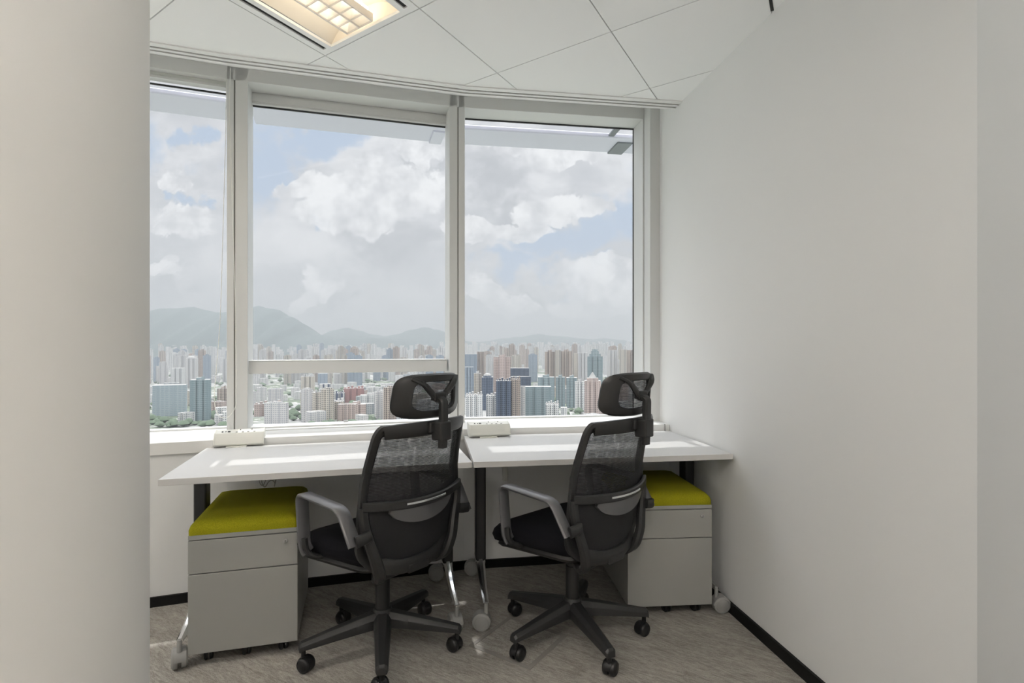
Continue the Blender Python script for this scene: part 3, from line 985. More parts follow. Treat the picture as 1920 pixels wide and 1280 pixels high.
    for i in range(npt):
        p = pts_[i]; d = (pts_[(i + 1) % npt] - pts_[i - 1]).normalized()
        # width lies in the back surface, pointing inwards
        nrm = Vector((-.28 * p.x / .24 * -1, 1.0, .15)).normalized()
        wd = d.cross(nrm).normalized()
        if wd.dot(ctr - p) < 0: wd = -wd
        nd = d.cross(wd).normalized()
        if nd.y > 0: nd = -nd
        bot = p.z < .53
        ww = .046 if p.z > .925 else (.052 if bot else .032)
        tt = .022
        ring = [(-.004, -.45), (.0, -.5), (ww * .85, -.5), (ww, -.2), (ww, .2), (ww * .8, .5), (.006, .5), (-.006, .15)]
        rings.append([p + wd * a_ + nd * (b_ * tt) for a_, b_ in ring])
    rings.append(rings[0])
    m.loft(rings, cap=False)
    m.build('back_frame', PLASTIC, r, smooth=40)
    # woven mesh filling the frame
    g = MB(); nu, nv = 22, 34; vs = []; fs = []
    for j in range(nv + 1):
        z = .398 + (.945 - .398) * j / nv
        lim = .965
        if z > .915: lim = .965 - .10 * ((z - .915) / .03) ** 2 * .8
        if z < .52: lim = max(.10, (1 - min(1, (.52 - z) / .130) ** 2)) ** .36 * .965
        for i in range(nu + 1):
            s_ = (i / nu * 2 - 1) * lim
            vs.append(S(s_, z, -.006))
    for j in range(nv):
        for i in range(nu):
            a_ = j * (nu + 1) + i
            fs.append((a_, a_ + 1, a_ + nu + 2, a_ + nu + 1))
    g.add(vs, fs); g.build('back_mesh', CMESH, r, smooth=80)
    # lumbar cross bar with its silver strip
    zb = .655
    cb = [S(s_, zb - .010 * (1 - s_ * s_) + 0.010, .014) for s_ in [x / 10 for x in range(-10, 11)]]
    m = MB().strap(cb, (0, 0, 1), .034, .018); bar = m.build('lumbar_bar', PLASTIC, r, smooth=40)
    st_ = [S(s_, zb - .010 * (1 - s_ * s_) + .012, .026) for s_ in [x / 10 for x in range(-4, 5)]]
    MB().strap(st_, (0, 0, 1), .008, .004).build('silver_strip', STRIPE, bar)
    # lumbar pad: a crescent hanging below the bar
    vs = []; fs = []; n = 16
    for lay in (0, 1):
        for i in range(n + 1):
            s_ = -.62 + 1.24 * i / n
            zt0 = zb - .010 * (1 - s_ * s_) - .005
            dz = .062 * math.sqrt(max(0.02, 1 - (s_ / .64) ** 2))
            vs.append(S(s_, zt0, .006 + .012 * lay)); vs.append(S(s_, zt0 - dz, .004 + .012 * lay))
    k0 = 2 * (n + 1)
    for i in range(n):
        a_ = 2 * i
        fs += [(a_, a_ + 2, a_ + 3, a_ + 1), (k0 + a_, k0 + a_ + 1, k0 + a_ + 3, k0 + a_ + 2), (a_ + 1, a_ + 3, k0 + a_ + 3, k0 + a_ + 1), (a_, k0 + a_, k0 + a_ + 2, a_ + 2)]
    MB().add(vs, fs).build('lumbar_pad', PLASTICG, r, smooth=40)
    # side struts running from the frame down under the seat
    for s_ in (-1, 1):
        q = [S(s_ * .97, .66, .004), S(s_ * .95, .60, .008), Vector((s_ * .208, -.205, .53)), Vector((s_ * .188, -.215, .46)), Vector((s_ * .165, -.205, .40)), Vector((s_ * .150, -.175, .372)), Vector((s_ * .11, -.12, .375))]
        q = rounded(q, .03, 4)
        nq = len(q)
        MB().strap(q, (1, 0, 0), lambda i: .036 + .014 * min(1, i / nq), lambda i: .026 + .008 * i / nq, .3).build('back_strut', PLASTIC, r, smooth=40)
    MB().strap([(-.13, -.15, .378), (0, -.14, .375), (.13, -.15, .378)], (0, 1, 0), .07, .03).build('strut_bridge', PLASTIC, r, smooth=40)
    # --- armrests: flat band loop
    for s_ in (-1, 1):
        x = s_ * .279
        q = [(s_ * .205, .095, .425), (s_ * .262, .105, .428), (x, .115, .47), (x, .136, .668), (x, -.140, .656), (x - s_ * .004, -.212, .540)]
        q = rounded(q, .034, 7)
        ar = MB().strap(q, lambda i, s_=s_: (1, 0, 0) if i > 9 else (.3 * s_, 0, 1) if False else (1, 0, 0.0), .052, .014, .35)
        # the lower front corner turns inwards, so the width there follows y
        ar = MB()
        def wd(i, q=q):
            p = q[i]
            if abs(p.x) < abs(x) - .002: return (0, 1, 0)
            k = max(0, min(1, (p.z - .46) / .06))
            return (k, 1 - k, 0)
        # build as: inner horizontal foot, then band
        band = [p for p in q if p.z > .44 and abs(abs(p.x) - abs(x)) < .012]
        ar.strap(band, (1, 0, 0), .052, .014, .35)
        arm = ar.build('armrest', PLASTICG, r, smooth=45)
        f2 = MB().strap(rounded([(s_ * .15, .09, .418), (s_ * .25, .10, .422), (s_ * .283, .112, .452), (s_ * .284, .118, .50)], .03, 6), (0, 1, 0), .050, .020, .3)
        f2.build('arm_bracket', PLASTIC, arm, smooth=45)
        MB().strap([(x - s_ * .004, -.216, .555), (x - s_ * .035, -.222, .560), (x - s_ * .060, -.222, .565)], (0, 0, 1), .04, .02).build('arm_mount', PLASTIC, arm, smooth=45)
    # --- headrest
    yc = fy(.95)
    hz = 1.053
    def HR(s_, z, lift=0.0):
        tl = -.10 * (z - hz)
        return Vector((s_ * .162, yc + .000 + .055 * s_ * s_ + tl - lift + .25 * (z - hz) ** 2, z))
    # outer ring as superellipse
    def ringpts(sx_, sz_, lift, n=56, e=4.6):
        o_ = []
        for i in range(n):
            a = 2 * PI * i / n; c_ = math.cos(a); s__ = math.sin(a)
            k = (abs(c_) ** e + abs(s__) ** e) ** (-1 / e)
            xx = c_ * k; zz = s__ * k
            sxx = xx * sx_ * (1 - .04 * zz)
            o_.append(HR(sxx, hz + zz * sz_ - .006 * (1 - xx * xx) * (1 if zz < 0 else -.2), lift))
        return o_
    m = MB(); m.loft([ringpts(.62, .050, .010), ringpts(.66, .053, .016), ringpts(.93, .074, .012), ringpts(1.0, .080, .0), ringpts(.97, .078, -.012), ringpts(.64, .052, -.006), ringpts(.62, .050, .010)], cap=False)
    hf = m.build('headrest_frame', PLASTIC, r, smooth=45)
    m = MB(); vs = []; fs = []
    for j in range(9):
        for i in range(15):
            vs.append(HR((i / 14 * 2 - 1) * .70, hz + (j / 8 * 2 - 1) * .060, -.002))
    for j in range(8):
        for i in range(14):
            a_ = j * 15 + i; fs.append((a_, a_ + 1, a_ + 16, a_ + 15))
    m.add(vs, fs); m.build('headrest_mesh', CMESH, r, smooth=80)
    # Y bracket and stem
    cy_ = yc - .014
    for s_ in (-1, 1):
        q = [HR(s_ * .66, hz + .066, .010), HR(s_ * .45, hz + .045, .026), Vector((s_ * .030, cy_ - .004, hz + .004)), Vector((s_ * .012, cy_ - .004, hz - .014))]
        MB().strap(rounded(q, .03, 4), (1, 0, .3 * s_), .024, .014, .3).build('headrest_bracket', PLASTIC, r, smooth=45)
    MB().box((0, cy_ - .002, hz - .004), (.060, .026, .030)).build('headrest_joint', PLASTIC, r, bevel=.005, seg=3)
    q = rounded([(0, cy_ + .006, hz - .012), (0, cy_ - .028, hz - .018), (0, cy_ - .026, .93), (0, cy_ - .022, .862)], .012, 4)
    MB().strap(q, (1, 0, 0), .036, .024, .25).build('headrest_stem', PLASTIC, r, smooth=35)
    MB().box((0, cy_ - .016, .925), (.056, .052, .070)).build('stem_holder', PLASTIC, r, bevel=.006, seg=3)
    MB().box((0.0, cy_ + .008, .938), (.092, .03, .040)).build('stem_clamp', PLASTIC, r, bevel=.006, seg=3)
    return r
chair(-.53, 2.25, math.radians(50), math.radians(-77.2), 'black mesh office chair with headrest at the left desk')
chair(.258, 2.345, math.radians(44), math.radians(2), 'black mesh office chair with headrest at the right desk, in front of the right pedestal')

# ------------------------------------------------------------------ loose cable under the left desk
q0 = P(500, 902, .66)
def pl(px, py, Y): return Vector(((px - 960) / F * Y, Y, H + (HY - py) * Y / F))
m = MB()
m.tube(rounded([pl(492, 888, 2.62), pl(490, 905, 2.6), pl(497, 915, 2.58), pl(503, 903, 2.6), pl(510, 899, 2.62), pl(516, 905, 2.60), pl(514, 914, 2.58), pl(520, 888, 2.64)], .02, 5), .0022, 6)
m.tube(rounded([pl(505, 886, 2.62), pl(498, 900, 2.6), pl(493, 912, 2.6), pl(486, 905, 2.6), pl(488, 888, 2.62)], .02, 5), .0022, 6)
tag(m.build('cable', pbr('grey_cable', (.35, .35, .33), .5)), 'thin looped grey cable hanging under the left desk behind the cushion', 'cable')
# cable trunking on the wall under the right desk
a = pt(2, s_at(2, 947, .40), .398, 0)
d2_, n2_ = dirs(2)
tk = MB().box((0, 0, .59), (.028, .018, .22))
tk.box((.003, .010, .60), (.016, .004, .02))
o = tk.build('cable_trunking', WHITEPLASTIC, bevel=.002)
o.location = (a.x, a.y, 0); o.rotation_euler = (0, 0, math.atan2(d2_.y, d2_.x))
tag(o, 'short white cable trunking on the wall under the right desk', 'cable trunking')

# ------------------------------------------------------------------ the city outside
GZ = -172.0
def facade(name, wall, glassc, fh=4.4, fw=4.6, wr=.55, hr=.55, vert=False, jitter=.12):
    wall = tuple(x * .80 for x in wall); glassc = tuple(x * .85 for x in glassc)
    m = bpy.data.materials.new(name); m.use_nodes = True
    t = NT(m.node_tree)
    ge = t.node('ShaderNodeNewGeometry')
    pos = ge.outputs['Position']; nor = ge.outputs['True Normal']
    hd = t.vm('CROSS_PRODUCT', nor, (0, 0, 1))
    h = t.vm('DOT_PRODUCT', pos, hd, out=1)
    z = t.node('ShaderNodeSeparateXYZ', {0: pos}).outputs[2]
    nz = t.m('ABSOLUTE', t.node('ShaderNodeSeparateXYZ', {0: nor}).outputs[2])
    fx = t.m('LESS_THAN', t.m('FRACT', t.m('ADD', t.m('DIVIDE', h, fw), 100.0)), wr)
    fz = t.m('LESS_THAN', t.m('FRACT', t.m('ADD', t.m('DIVIDE', z, fh), 100.0)), hr)
    win = t.m('MULTIPLY', fx, fz) if not vert else fx
    big = t.m('LESS_THAN', t.m('FRACT', t.m('ADD', t.m('DIVIDE', h, fw * 3.7), 100.3)), .22)
    win = t.m('MAXIMUM', win, t.m('MULTIPLY', big, .55))
    win = t.m('MULTIPLY', win, t.m('LESS_THAN', nz, .5))
    rnd = t.node('ShaderNodeObjectInfo').outputs['Random']
    wv = t.mix(rnd, tuple(x * (1 - jitter) for x in wall), tuple(min(1, x * (1 + jitter)) for x in wall))
    roof = t.mix(t.noise(pos, .08, 3, .6), (.26, .26, .25), (.46, .45, .43))
    wv = t.mix(t.m('GREATER_THAN', nz, .5), wv, roof)
    c_ = t.mix(win, wv, glassc)
    b = t.node('ShaderNodeBsdfDiffuse', {0: c_})
    t.l.new(b.outputs[0], t.node('ShaderNodeOutputMaterial').inputs[0])
    return m
FM = {
    'cream': facade('facade_cream', (.66, .60, .51), (.20, .20, .20)),
    'white': facade('facade_white', (.82, .81, .79), (.24, .26, .28)),
    'beige': facade('facade_beige', (.60, .50, .42), (.15, .13, .13)),
    'pink': facade('facade_pink', (.62, .50, .45), (.30, .25, .24)),
    'red': facade('facade_red', (.46, .24, .22), (.30, .18, .18), wr=.35),
    'bluegrey': facade('facade_blue_grey', (.36, .42, .48), (.17, .22, .28), wr=.7),
    'teal': facade('facade_teal', (.36, .43, .44), (.20, .27, .29), fw=9, wr=.85, hr=.6),
    'navy': facade('facade_navy', (.14, .18, .25), (.035, .05, .085), wr=.75, hr=.7),
    'grey': facade('facade_grey', (.50, .51, .51), (.20, .23, .26)),
    'stripe': facade('facade_striped', (.70, .70, .68), (.05, .07, .13), fw=14, wr=.35, vert=True),
    'veil': facade('facade_haze_blue', (.46, .52, .55), (.33, .40, .43), fw=9, wr=.7),  # pale haze put into the wall and glass colours
    'pale': facade('facade_pale', (.72, .70, .68), (.36, .37, .39)),
}
def foot(kind, w_, d_):
    a, b = w_ / 2, d_ / 2
    if kind == 'slab': return [(-a, -b), (a, -b), (a, b), (-a, b)]
    if kind == 'cross':
        c_, e_ = a * .45, b * .45
        return [(-c_, -b), (c_, -b), (c_, -e_), (a, -e_), (a, e_), (c_, e_), (c_, b), (-c_, b), (-c_, e_), (-a, e_), (-a, -e_), (-c_, -e_)]
    if kind == 'notch':
        o_ = []; n = 3; dpt = b * .22
        for k in range(n):
            x0 = -a + 2 * a * k / n; x1 = -a + 2 * a * (k + 1) / n; g_ = (x1 - x0) * .14
            o_ += [(x0 + g_, -b), (x1 - g_, -b), (x1 - g_, -b + dpt), (x1 + g_, -b + dpt)] if k < n - 1 else [(x0 + g_, -b), (x1, -b)]
        o_[0] = (-a, -b)
        return o_ + [(a, b), (-a, b)]
    if kind == 'round':
        return [(a * math.cos(2 * PI * i / 20), b * math.sin(2 * PI * i / 20)) for i in range(20)]
def tower(mb, kind, w_, d_, h_, z0=0.0):
    mb.prism([Vector(p) for p in foot(kind, w_, d_)], z0, z0 + h_); return mb
# feature buildings: left px, right px, roof row, distance, footprint, facade, label, roof style
feat = [
 (352, 385, 712, 1250, 'notch', 'teal', 'blue green glass office tower seen through the left window, in front of the pale cluster', 'box'),
 (284, 338, 722, 1330, 'slab', 'veil', 'wide haze tinted blue grey block at the left edge of the left window', 'none'),
 (318, 340, 690, 2100, 'notch', 'white', 'pale slab tower in the haze left of the round topped tower', 'none'),
 (344, 365, 672, 2200, 'notch', 'pale', 'pale tower with rounded top in the left window', 'dome'),
 (290, 310, 686, 2500, 'cross', 'white', 'small pale tower near the column edge in the left window', 'box'),
 (404, 424, 728, 1600, 'notch', 'beige', 'beige block beside the left mullion behind the chain loop', 'box'),
 (642, 679, 728, 1620, 'notch', 'red', 'pinkish red brick building in the middle window', 'steps'),
 (596, 616, 720, 1650, 'slab', 'stripe', 'white tower with one dark blue stripe left of the red building', 'none'),
 (594, 611, 700, 2300, 'slab', 'bluegrey', 'blue grey tower under the transom behind the striped tower', 'none'),
 (618, 642, 737, 1580, 'notch', 'stripe', 'white block with dark stripes just left of the red building', 'steps'),
 (560, 597, 736, 1340, 'cross', 'cream', 'large cream stepped tower low in the middle window', 'steps'),
 (599, 640, 753, 1270, 'notch', 'cream', 'cream block with staggered roof below the striped tower', 'steps'),
 (648, 682, 758, 1300, 'notch', 'pink', 'pinkish block below the red building', 'box'),
 (673, 714, 741, 1480, 'notch', 'white', 'white low block right of the red building', 'box'),
 (712, 738, 724, 1560, 'notch', 'white', 'white building partly behind the left headrest', 'box'),
 (474, 520, 757, 1330, 'notch', 'pink', 'low pinkish block at the lower left corner of the middle window', 'steps'),
 (506, 528, 768, 1280, 'notch', 'white', 'small white block by the lower left corner of the middle window', 'box'),
 (562, 586, 706, 1900, 'notch', 'cream', 'cream block just under the transom', 'steps'),
 (679, 700, 733, 1900, 'slab', 'teal', 'low blue green block behind the white low block', 'none'),
 (925, 957, 669, 1500, 'cross', 'pink', 'tall pinkish beige tower in the right window', 'box'),
 (930, 958, 714, 1230, 'notch', 'navy', 'dark blue glazed tower in front of the tall pinkish tower', 'steps'),
 (955, 976, 711, 1250, 'cross', 'beige', 'beige tower joined to the right of the dark blue glazed tower', 'steps'),
 (903, 924, 707, 1450, 'slab', 'navy', 'dark slate tower left of the tall pinkish tower', 'dome'),
 (870, 894, 664, 1950, 'slab', 'bluegrey', 'dark blue grey tower beside the middle mullion', 'none'),
 (894, 908, 659, 2000, 'notch', 'beige', 'slim beige tower right of the blue grey tower', 'none'),
 (888, 902, 700, 1520, 'cross', 'cream', 'slim cream tower at mid height beside the middle mullion', 'box'),
 (870, 887, 688, 1700, 'notch', 'bluegrey', 'blue grey slab low beside the middle mullion', 'none'),
 (872, 904, 741, 1240, 'notch', 'white', 'white slab block at the bottom left of the right window', 'steps'),
 (911, 953, 742, 1260, 'notch', 'white', 'white slab block with ribbed windows and stepped roof at the bottom of the right window', 'steps'),
 (957, 992, 690, 1800, 'slab', 'navy', 'broad dark glass block behind the beige tower', 'none'),
 (950, 996, 706, 1600, 'round', 'navy', 'rounded dark tower behind the glass podium', 'none'),
 (975, 985, 724, 1280, 'slab', 'white', 'white stair tower of the glass podium', 'none'),
 (985, 1034, 725, 1300, 'notch', 'teal', 'glass podium block with pale bands in the right window', 'none'),
 (1009, 1040, 707, 1500, 'notch', 'teal', 'left block of the dark teal towers', 'box'),
 (1043, 1060, 707, 1505, 'notch', 'teal', 'middle block of the dark teal towers', 'box'),
 (1063, 1083, 708, 1510, 'notch', 'teal', 'right block of the dark teal towers', 'box'),
 (1022, 1041, 659, 1900, 'notch', 'beige', 'leftmost tan tower of the row under the hills', 'box'),
 (1041, 1052, 656, 1880, 'slab', 'cream', 'slim cream tower between two tan towers', 'none'),
 (1052, 1073, 658, 1900, 'notch', 'beige', 'tan tower right of the slim cream tower', 'box'),
 (1074, 1085, 662, 2000, 'slab', 'cream', 'cream slab right of the tan towers', 'none'),
 (1085, 1103, 661, 1900, 'notch', 'pale', 'pale tan tower left of the green stepped tower', 'none'),
 (1103, 1131, 668, 1700, 'notch', 'teal', 'green grey tower with stepped crown in the right window', 'crown'),
 (1140, 1160, 656, 2100, 'notch', 'pale', 'left one of the pale tan towers beside the right jamb', 'none'),
 (1163, 1176, 655, 2050, 'slab', 'cream', 'middle one of the pale tan towers beside the right jamb', 'none'),
 (1177, 1196, 656, 2100, 'notch', 'beige', 'right one of the pale tan towers beside the right jamb', 'none'),
 (1098, 1128, 714, 1230, 'notch', 'pink', 'pinkish tower with pointed roof left of the right headrest', 'spire'),
 (1079, 1097, 716, 1400, 'notch', 'white', 'white block left of the pointed tower', 'box'),
 (1140, 1180, 716, 1350, 'notch', 'pink', 'pinkish block behind the right headrest', 'box'),
 (1024, 1049, 758, 1210, 'notch', 'white', 'small white stepped block low in the right window', 'steps'),
 (1052, 1064, 764, 1205, 'slab', 'white', 'small white box building low in the right window', 'none'),
]
footprints = []
for (x0, x1, yt, D, fk, fm, lab, roof) in feat:
    W = (x1 - x0) / F * D; X = ((x0 + x1) / 2 - 960) / F * D
    zt = H + (HY - yt) / F * D
    dep = min(W, 34) * .8 + 6
    yaw = -math.atan2(X, D) * .8
    r = empty('building', (X, D + dep / 2, GZ), yaw)
    tag(r, lab, 'building')
    hh = zt - GZ
    m = MB(); tower(m, fk, W, dep, hh); m.build('wall', FM[fm], r, smooth=0)
    m = MB()
    if roof == 'box': m.box((0, 0, hh + 2.5), (W * .4, dep * .5, 5)); m.box((W * .12, 0, hh + 6), (W * .15, dep * .2, 2.5))
    elif roof == 'steps':
        for k in range(6): m.box((-W * .42 + W * .84 * k / 5, random.uniform(-.2, .2) * dep, hh + 1.5 + (k % 3)), (W * .10, dep * .35, 3 + 2 * (k % 3)))
    elif roof == 'dome': m.lathe([(W * .38, hh), (W * .36, hh + 4), (W * .27, hh + 8), (W * .12, hh + 10)], n=16)
    elif roof == 'crown': m.box((0, 0, hh + 4), (W * .75, dep * .75, 8)); m.box((0, 0, hh + 12), (W * .5, dep * .5, 9)); m.box((0, 0, hh + 19), (W * .35, dep * .35, 6))
    elif roof == 'spire':
        m.box((0, 0, hh + 3), (W * .7, dep * .7, 6))
        m.add([(-W * .25, -dep * .25, hh + 6), (W * .25, -dep * .25, hh + 6), (W * .25, dep * .25, hh + 6), (-W * .25, dep * .25, hh + 6), (0, 0, hh + 20)], [(0, 1, 4), (1, 2, 4), (2, 3, 4), (3, 0, 4), (0, 3, 2, 1)])
    if m.v: m.build('roof_block', FM['pale' if fm in ('white', 'cream', 'pale') else fm], r, smooth=0)
    footprints.append((X, D + dep / 2, max(W, dep) * .62))
# hundreds of further towers, copies of a few kinds
protos = []
kinds = [('cross', 'pale', 'tall', 'pale cross shaped apartment tower in the haze'), ('notch', 'white', 'tall', 'white slab apartment tower in the haze'), ('notch', 'beige', 'tall', 'tan apartment tower in the haze'),
         ('slab', 'bluegrey', 'tall', 'blue grey office tower in the haze'), ('cross', 'cream', 'tall', 'cream cross shaped apartment tower in the haze'),
         ('notch', 'white', 'low', 'low white block among the towers'), ('notch', 'cream', 'low', 'low cream block among the towers'), ('slab', 'grey', 'low', 'low grey block among the towers'), ('notch', 'white', 'low', 'low white block among the towers'), ('slab', 'pale', 'low', 'low pale block among the towers'), ('notch', 'pink', 'low', 'low pinkish block among the towers')]
for fk, fm, tl, lab in kinds:
    m = MB(); tower(m, fk, 1, 1, 1.0)
    m.box((0.05, 0, 1.02), (.4, .5, .04)); m.box((-.3, .1, 1.015), (.12, .2, .03)); m.box((.33, -.1, 1.01), (.1, .3, .02))
    me = m.build('apartment_tower', FM[fm], smooth=0)
    COL.objects.unlink(me)
    protos.append((me, tl, lab))
cands = []
def free(x, y, r_):
    for fx, fy_, fr_ in footprints:
        if (x - fx) ** 2 + (y - fy_) ** 2 < (r_ + fr_) ** 2: return False
    return True
tries = 0
while len(cands) < 1000 and tries < 40000:
    tries += 1
    D = 1180 + (random.random() ** 1.25) * 5200
    k = random.uniform(-.70, .27)
    X = k * D
    far = (D - 1180) / 5200
    tall = random.random() < (.16 if D < 2300 else .72)
    if tall:
        w_ = random.uniform(20, 34); d_ = random.uniform(18, 28)
        right = k > -.09
        top = random.uniform(95, 165 if not right else 178) - (30 if D < 2000 else 0)
        h_ = top
        if D > 3500: h_ = random.uniform(110, 178) + (D - 3500) / 2500 * (40 if k > -.13 else 12)
        h_ = min(h_, 172 + 8 + (D - 2500) / 1000 * 8) if D > 2500 else min(h_, 125)
    else:
        w_ = random.uniform(16, 48); d_ = random.uniform(14, 32); h_ = random.uniform(12, 50)
    # park in the lower middle of the view and a green square at left stay open
    kx = 960 + k * F; ky = HY + (H - GZ) * F / D
    if D < 1500 and (525 < kx < 560 or 960 < kx < 1090 or 284 < kx < 345) and h_ > 12: continue
    if 1500 < D < 2100 and 500 < kx < 650 and random.random() < .55: continue
    # roofs of near towers may not hide the listed ones
    yroof = HY + (H - (GZ + h_)) * F / D
    if D < 2300 and yroof < 716: continue
    r_ = max(w_, d_) * .55
    if not free(X, D, r_): continue
    footprints.append((X, D, r_))
    cands.append((D, X, w_, d_, h_, tall))
cands.sort(key=lambda c_: -(c_[2] * c_[4]) / c_[0] ** 2)
rest = {}
for i, (D, X, w_, d_, h_, tall) in enumerate(cands):
    opts = [p for p in protos if (p[1] == 'tall') == tall]
    pr, tl, lab = random.choice(opts)
    if i < 280:
        c_ = pr.copy(); COL.objects.link(c_)
        c_.name = 'apartment_tower' if tall else 'city_block'
        c_.location = (X, D, GZ); c_.scale = (w_, d_, h_)
        c_.rotation_euler = (0, 0, random.choice((0, 0, .5, -.35, .8)) + random.uniform(-.06, .06))
        bx_ = 960 + X / D * F
        side = 'left' if bx_ < 434 else 'middle' if bx_ < 857 else 'right'
        dist = 'nearer' if D < 2000 else 'farther' if D < 3600 else 'farthest'
        lab2 = '%s %s, seen through the %s window' % (dist, lab.replace(' in the haze', '').replace(' among the towers', ''), side)
        tag(c_, lab2, 'building', '%s %s through the %s window' % (dist, lab.replace('tower in the haze', 'towers').replace('block among the towers', 'blocks'), side))
    else:
        rz = random.choice((0, .5, -.35, .8))
        rest.setdefault('pale' if tall else 'grey', []).append((X, D, w_, d_, h_, rz))
# the city goes on beyond both sides of the view
r2 = random.Random(11)
for _ in range(520):
    D = 1180 + r2.random() ** 1.2 * 5000
    k = r2.uniform(-1.25, -.71) if r2.random() < .75 else r2.uniform(.29, .55)
    tall = r2.random() < (.25 if D < 2300 else .7)
    w_, d_ = r2.uniform(18, 42), r2.uniform(16, 30); h_ = r2.uniform(90, 165) if tall else r2.uniform(14, 48)
    if free(k * D, D, max(w_, d_) * .55):
        footprints.append((k * D, D, max(w_, d_) * .55))
        rest.setdefault('pale', []).append((k * D, D, w_, d_, h_, r2.choice((0, .5, -.35))))
m = MB()
for lst in rest.values():
    for X, D, w_, d_, h_, rz in lst: m.box((X, D, GZ + h_ / 2), (w_, d_, h_), rz)
tag(m.build('distant_buildings', FM['pale'], smooth=0), 'the many further small buildings filling the city', 'buildings', kind='stuff')

# trees between the buildings
tm = pbr('tree_green', (.09, .125, .08), 1.0, var=(.02, .4))
m = MB()
rt = random.Random(3)
for _ in range(1500):
    D = 1150 + rt.random() ** 1.6 * 1900; k = rt.uniform(-.7, .27)
    kx = 960 + k * F
    if math.sin(kx * .045 + D * .006) + math.sin(D * .013 - kx * .02) < -.1: continue
    X = k * D
    if not free(X, D, 3): continue
    s_ = rt.uniform(6, 13)
    c0 = Vector((X, D, GZ + s_ * .5)); rr = [rt.uniform(.8, 1.25) for _ in range(6)]
    v_ = [(1, 0, 0), (.3, .95, 0), (-.8, .6, 0), (-.8, -.6, 0), (.3, -.95, 0)]
    m.add([c0 + Vector((a[0] * s_ * rr[i], a[1] * s_ * rr[i], 0)) for i, a in enumerate(v_)] + [c0 + Vector((a[0] * s_ * .6, a[1] * s_ * .6, s_ * .55)) for a in v_] + [c0 + Vector((0, 0, s_ * .7 * rr[5])), c0 - Vector((0, 0, s_ * .5))],
          [(i, (i + 1) % 5, 5 + (i + 1) % 5, 5 + i) for i in range(5)] + [(5 + i, 5 + (i + 1) % 5, 10) for i in range(5)] + [(i, 11, (i + 1) % 5) for i in range(5)])
tag(m.build('tree_canopy', tm, smooth=80), 'green tree clumps between the city buildings', 'trees', kind='stuff')

# ground
gm_ = bpy.data.materials.new('city_ground'); gm_.use_nodes = True
t = NT(gm_.node_tree)
pos = t.node('ShaderNodeNewGeometry').outputs['Position']
n1 = t.noise(pos, .004, 6, .6); n2 = t.noise(pos, .03, 4, .6)
c1 = t.mix(t.ss(n1, .42, .56), (.30, .30, .29), (.14, .165, .125))
c1 = t.mix(t.ss(n2, .55, .66), c1, (.55, .54, .50))
t.l.new(t.node('ShaderNodeBsdfDiffuse', {0: c1}).outputs[0], t.node('ShaderNodeOutputMaterial').inputs[0])
m = MB().box((-1500, 10000, GZ - 5), (22000, 20000, 10))
tag(m.build('ground', gm_, smooth=0), 'city ground far below', kind='structure')

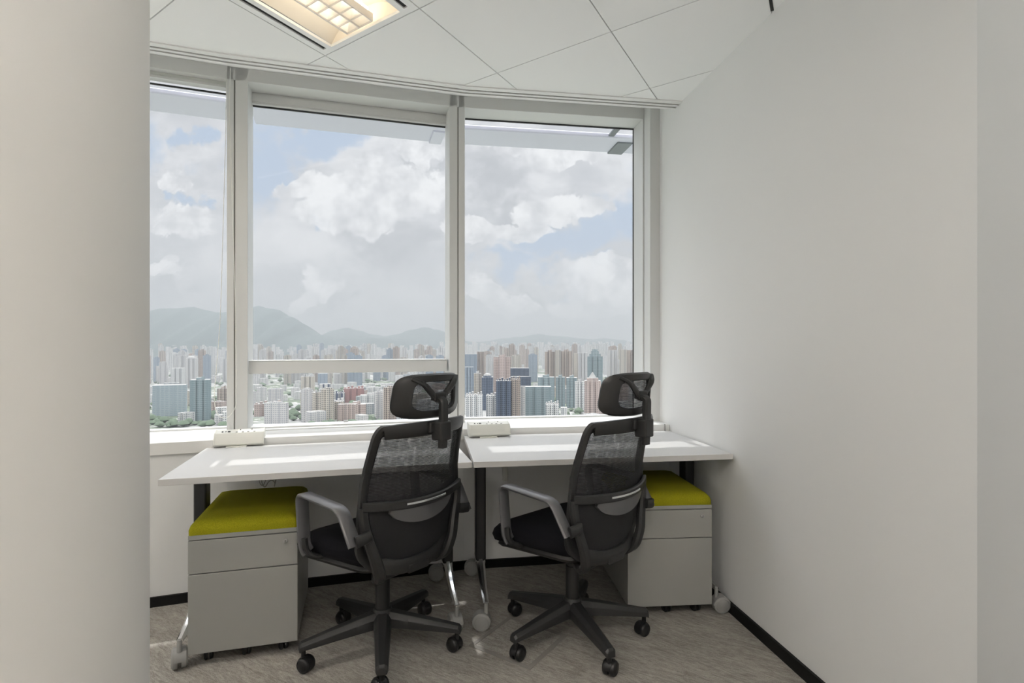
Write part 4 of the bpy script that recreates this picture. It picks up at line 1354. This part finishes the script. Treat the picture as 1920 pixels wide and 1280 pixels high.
# hills
def hill(name, prof, D, mat, label, depth=1500):
    """ridge whose silhouette follows prof = [(px, py)] at distance D"""
    dense = []
    for (a, b), (c_, d_) in zip(prof, prof[1:]):
        nn_ = max(2, int((c_ - a) / 4))
        for k in range(nn_):
            t_ = k / nn_; dense.append((a + (c_ - a) * t_, b + (d_ - b) * (t_ * t_ * (3 - 2 * t_))))
    dense.append(prof[-1])
    rnd = random.Random(int(D)); rows = []
    nr = 12
    for j in range(nr * 2 + 1):
        f = j / nr          # 0 foot in front, 1 ridge, 2 foot behind
        hgt = 1 - abs(f - 1) ** 1.3
        Y = D + (f - 1) * depth
        row = []
        for i, (px, py) in enumerate(dense):
            X = (px - 960) / F * D
            zt = H + (HY - py) / F * D
            sp = math.sin(i * .55 + D) * .5 + math.sin(i * .21 + 2 * D) * .5
            z = GZ + (zt - GZ) * hgt
            if 0 < f < 2 and j != nr: z -= (zt - GZ) * .10 * (sp + .6) * (1 - abs(hgt - .5) * 2)
            elif j == nr: z += rnd.uniform(-6, 6) * .5
            row.append((X, Y, z))
        rows.append(row)
    m = MB(); n = len(dense); o_ = 0
    for r_ in rows: m.v += [Vector(p) for p in r_]
    for j in range(len(rows) - 1):
        for i in range(n - 1):
            a = j * n + i; m.f.append((a, a + 1, a + n + 1, a + n))
    tag(m.build(name, mat, smooth=80), label, kind='structure')
hm = pbr('hill_green', (.055, .08, .075), 1.0, var=(.004, .3))
hill('hill_ridge', [(40, 640), (180, 620), (260, 600), (282, 588), (300, 578), (330, 578), (362, 575), (385, 581), (410, 586), (445, 582), (470, 577), (485, 573), (502, 578), (520, 580), (545, 593), (565, 605), (578, 617), (592, 624), (605, 629), (640, 640), (680, 655)], 6200, hm, 'dark hill ridge in the left windows')
hill('hill_ridge', [(560, 650), (600, 631), (625, 619), (650, 614), (672, 619), (700, 627), (722, 630), (745, 626), (770, 618), (798, 613), (820, 618), (845, 626), (880, 640), (930, 655)], 8200, hm, 'two rounded hills in the middle window')
hill('hill_ridge', [(830, 655), (900, 641), (945, 634), (975, 631), (1010, 626), (1035, 629), (1062, 631), (1085, 634), (1110, 636), (1133, 634), (1165, 637), (1190, 642), (1260, 652)], 9200, hm, 'low hill ridge in the right window')
hill('hill_ridge', [(560, 652), (600, 640), (640, 634), (680, 632), (720, 634), (760, 638), (800, 644), (840, 650)], 6900, hm, 'dark low foothill in front of the rounded hills', 500)

# haze over the city
hz_m = bpy.data.materials.new('haze'); hz_m.use_nodes = True
t = NT(hz_m.node_tree)
vs_ = t.node('ShaderNodeVolumeScatter', {'Color': (.91, .95, 1.0), 'Density': 0.000085, 'Anisotropy': 0.25})
va_ = t.node('ShaderNodeVolumeAbsorption', {'Color': (0, 0, 0), 'Density': 0.000095})
t.l.new(t.node('ShaderNodeAddShader', {0: vs_.outputs[0], 1: va_.outputs[0]}).outputs[0], t.node('ShaderNodeOutputMaterial').inputs['Volume'])
m = MB().box((-1500, 7500, 200), (19000, 14000, 900))
o = m.build('haze', hz_m, smooth=0)
tag(o, 'thin haze over the city', 'haze', kind='stuff')
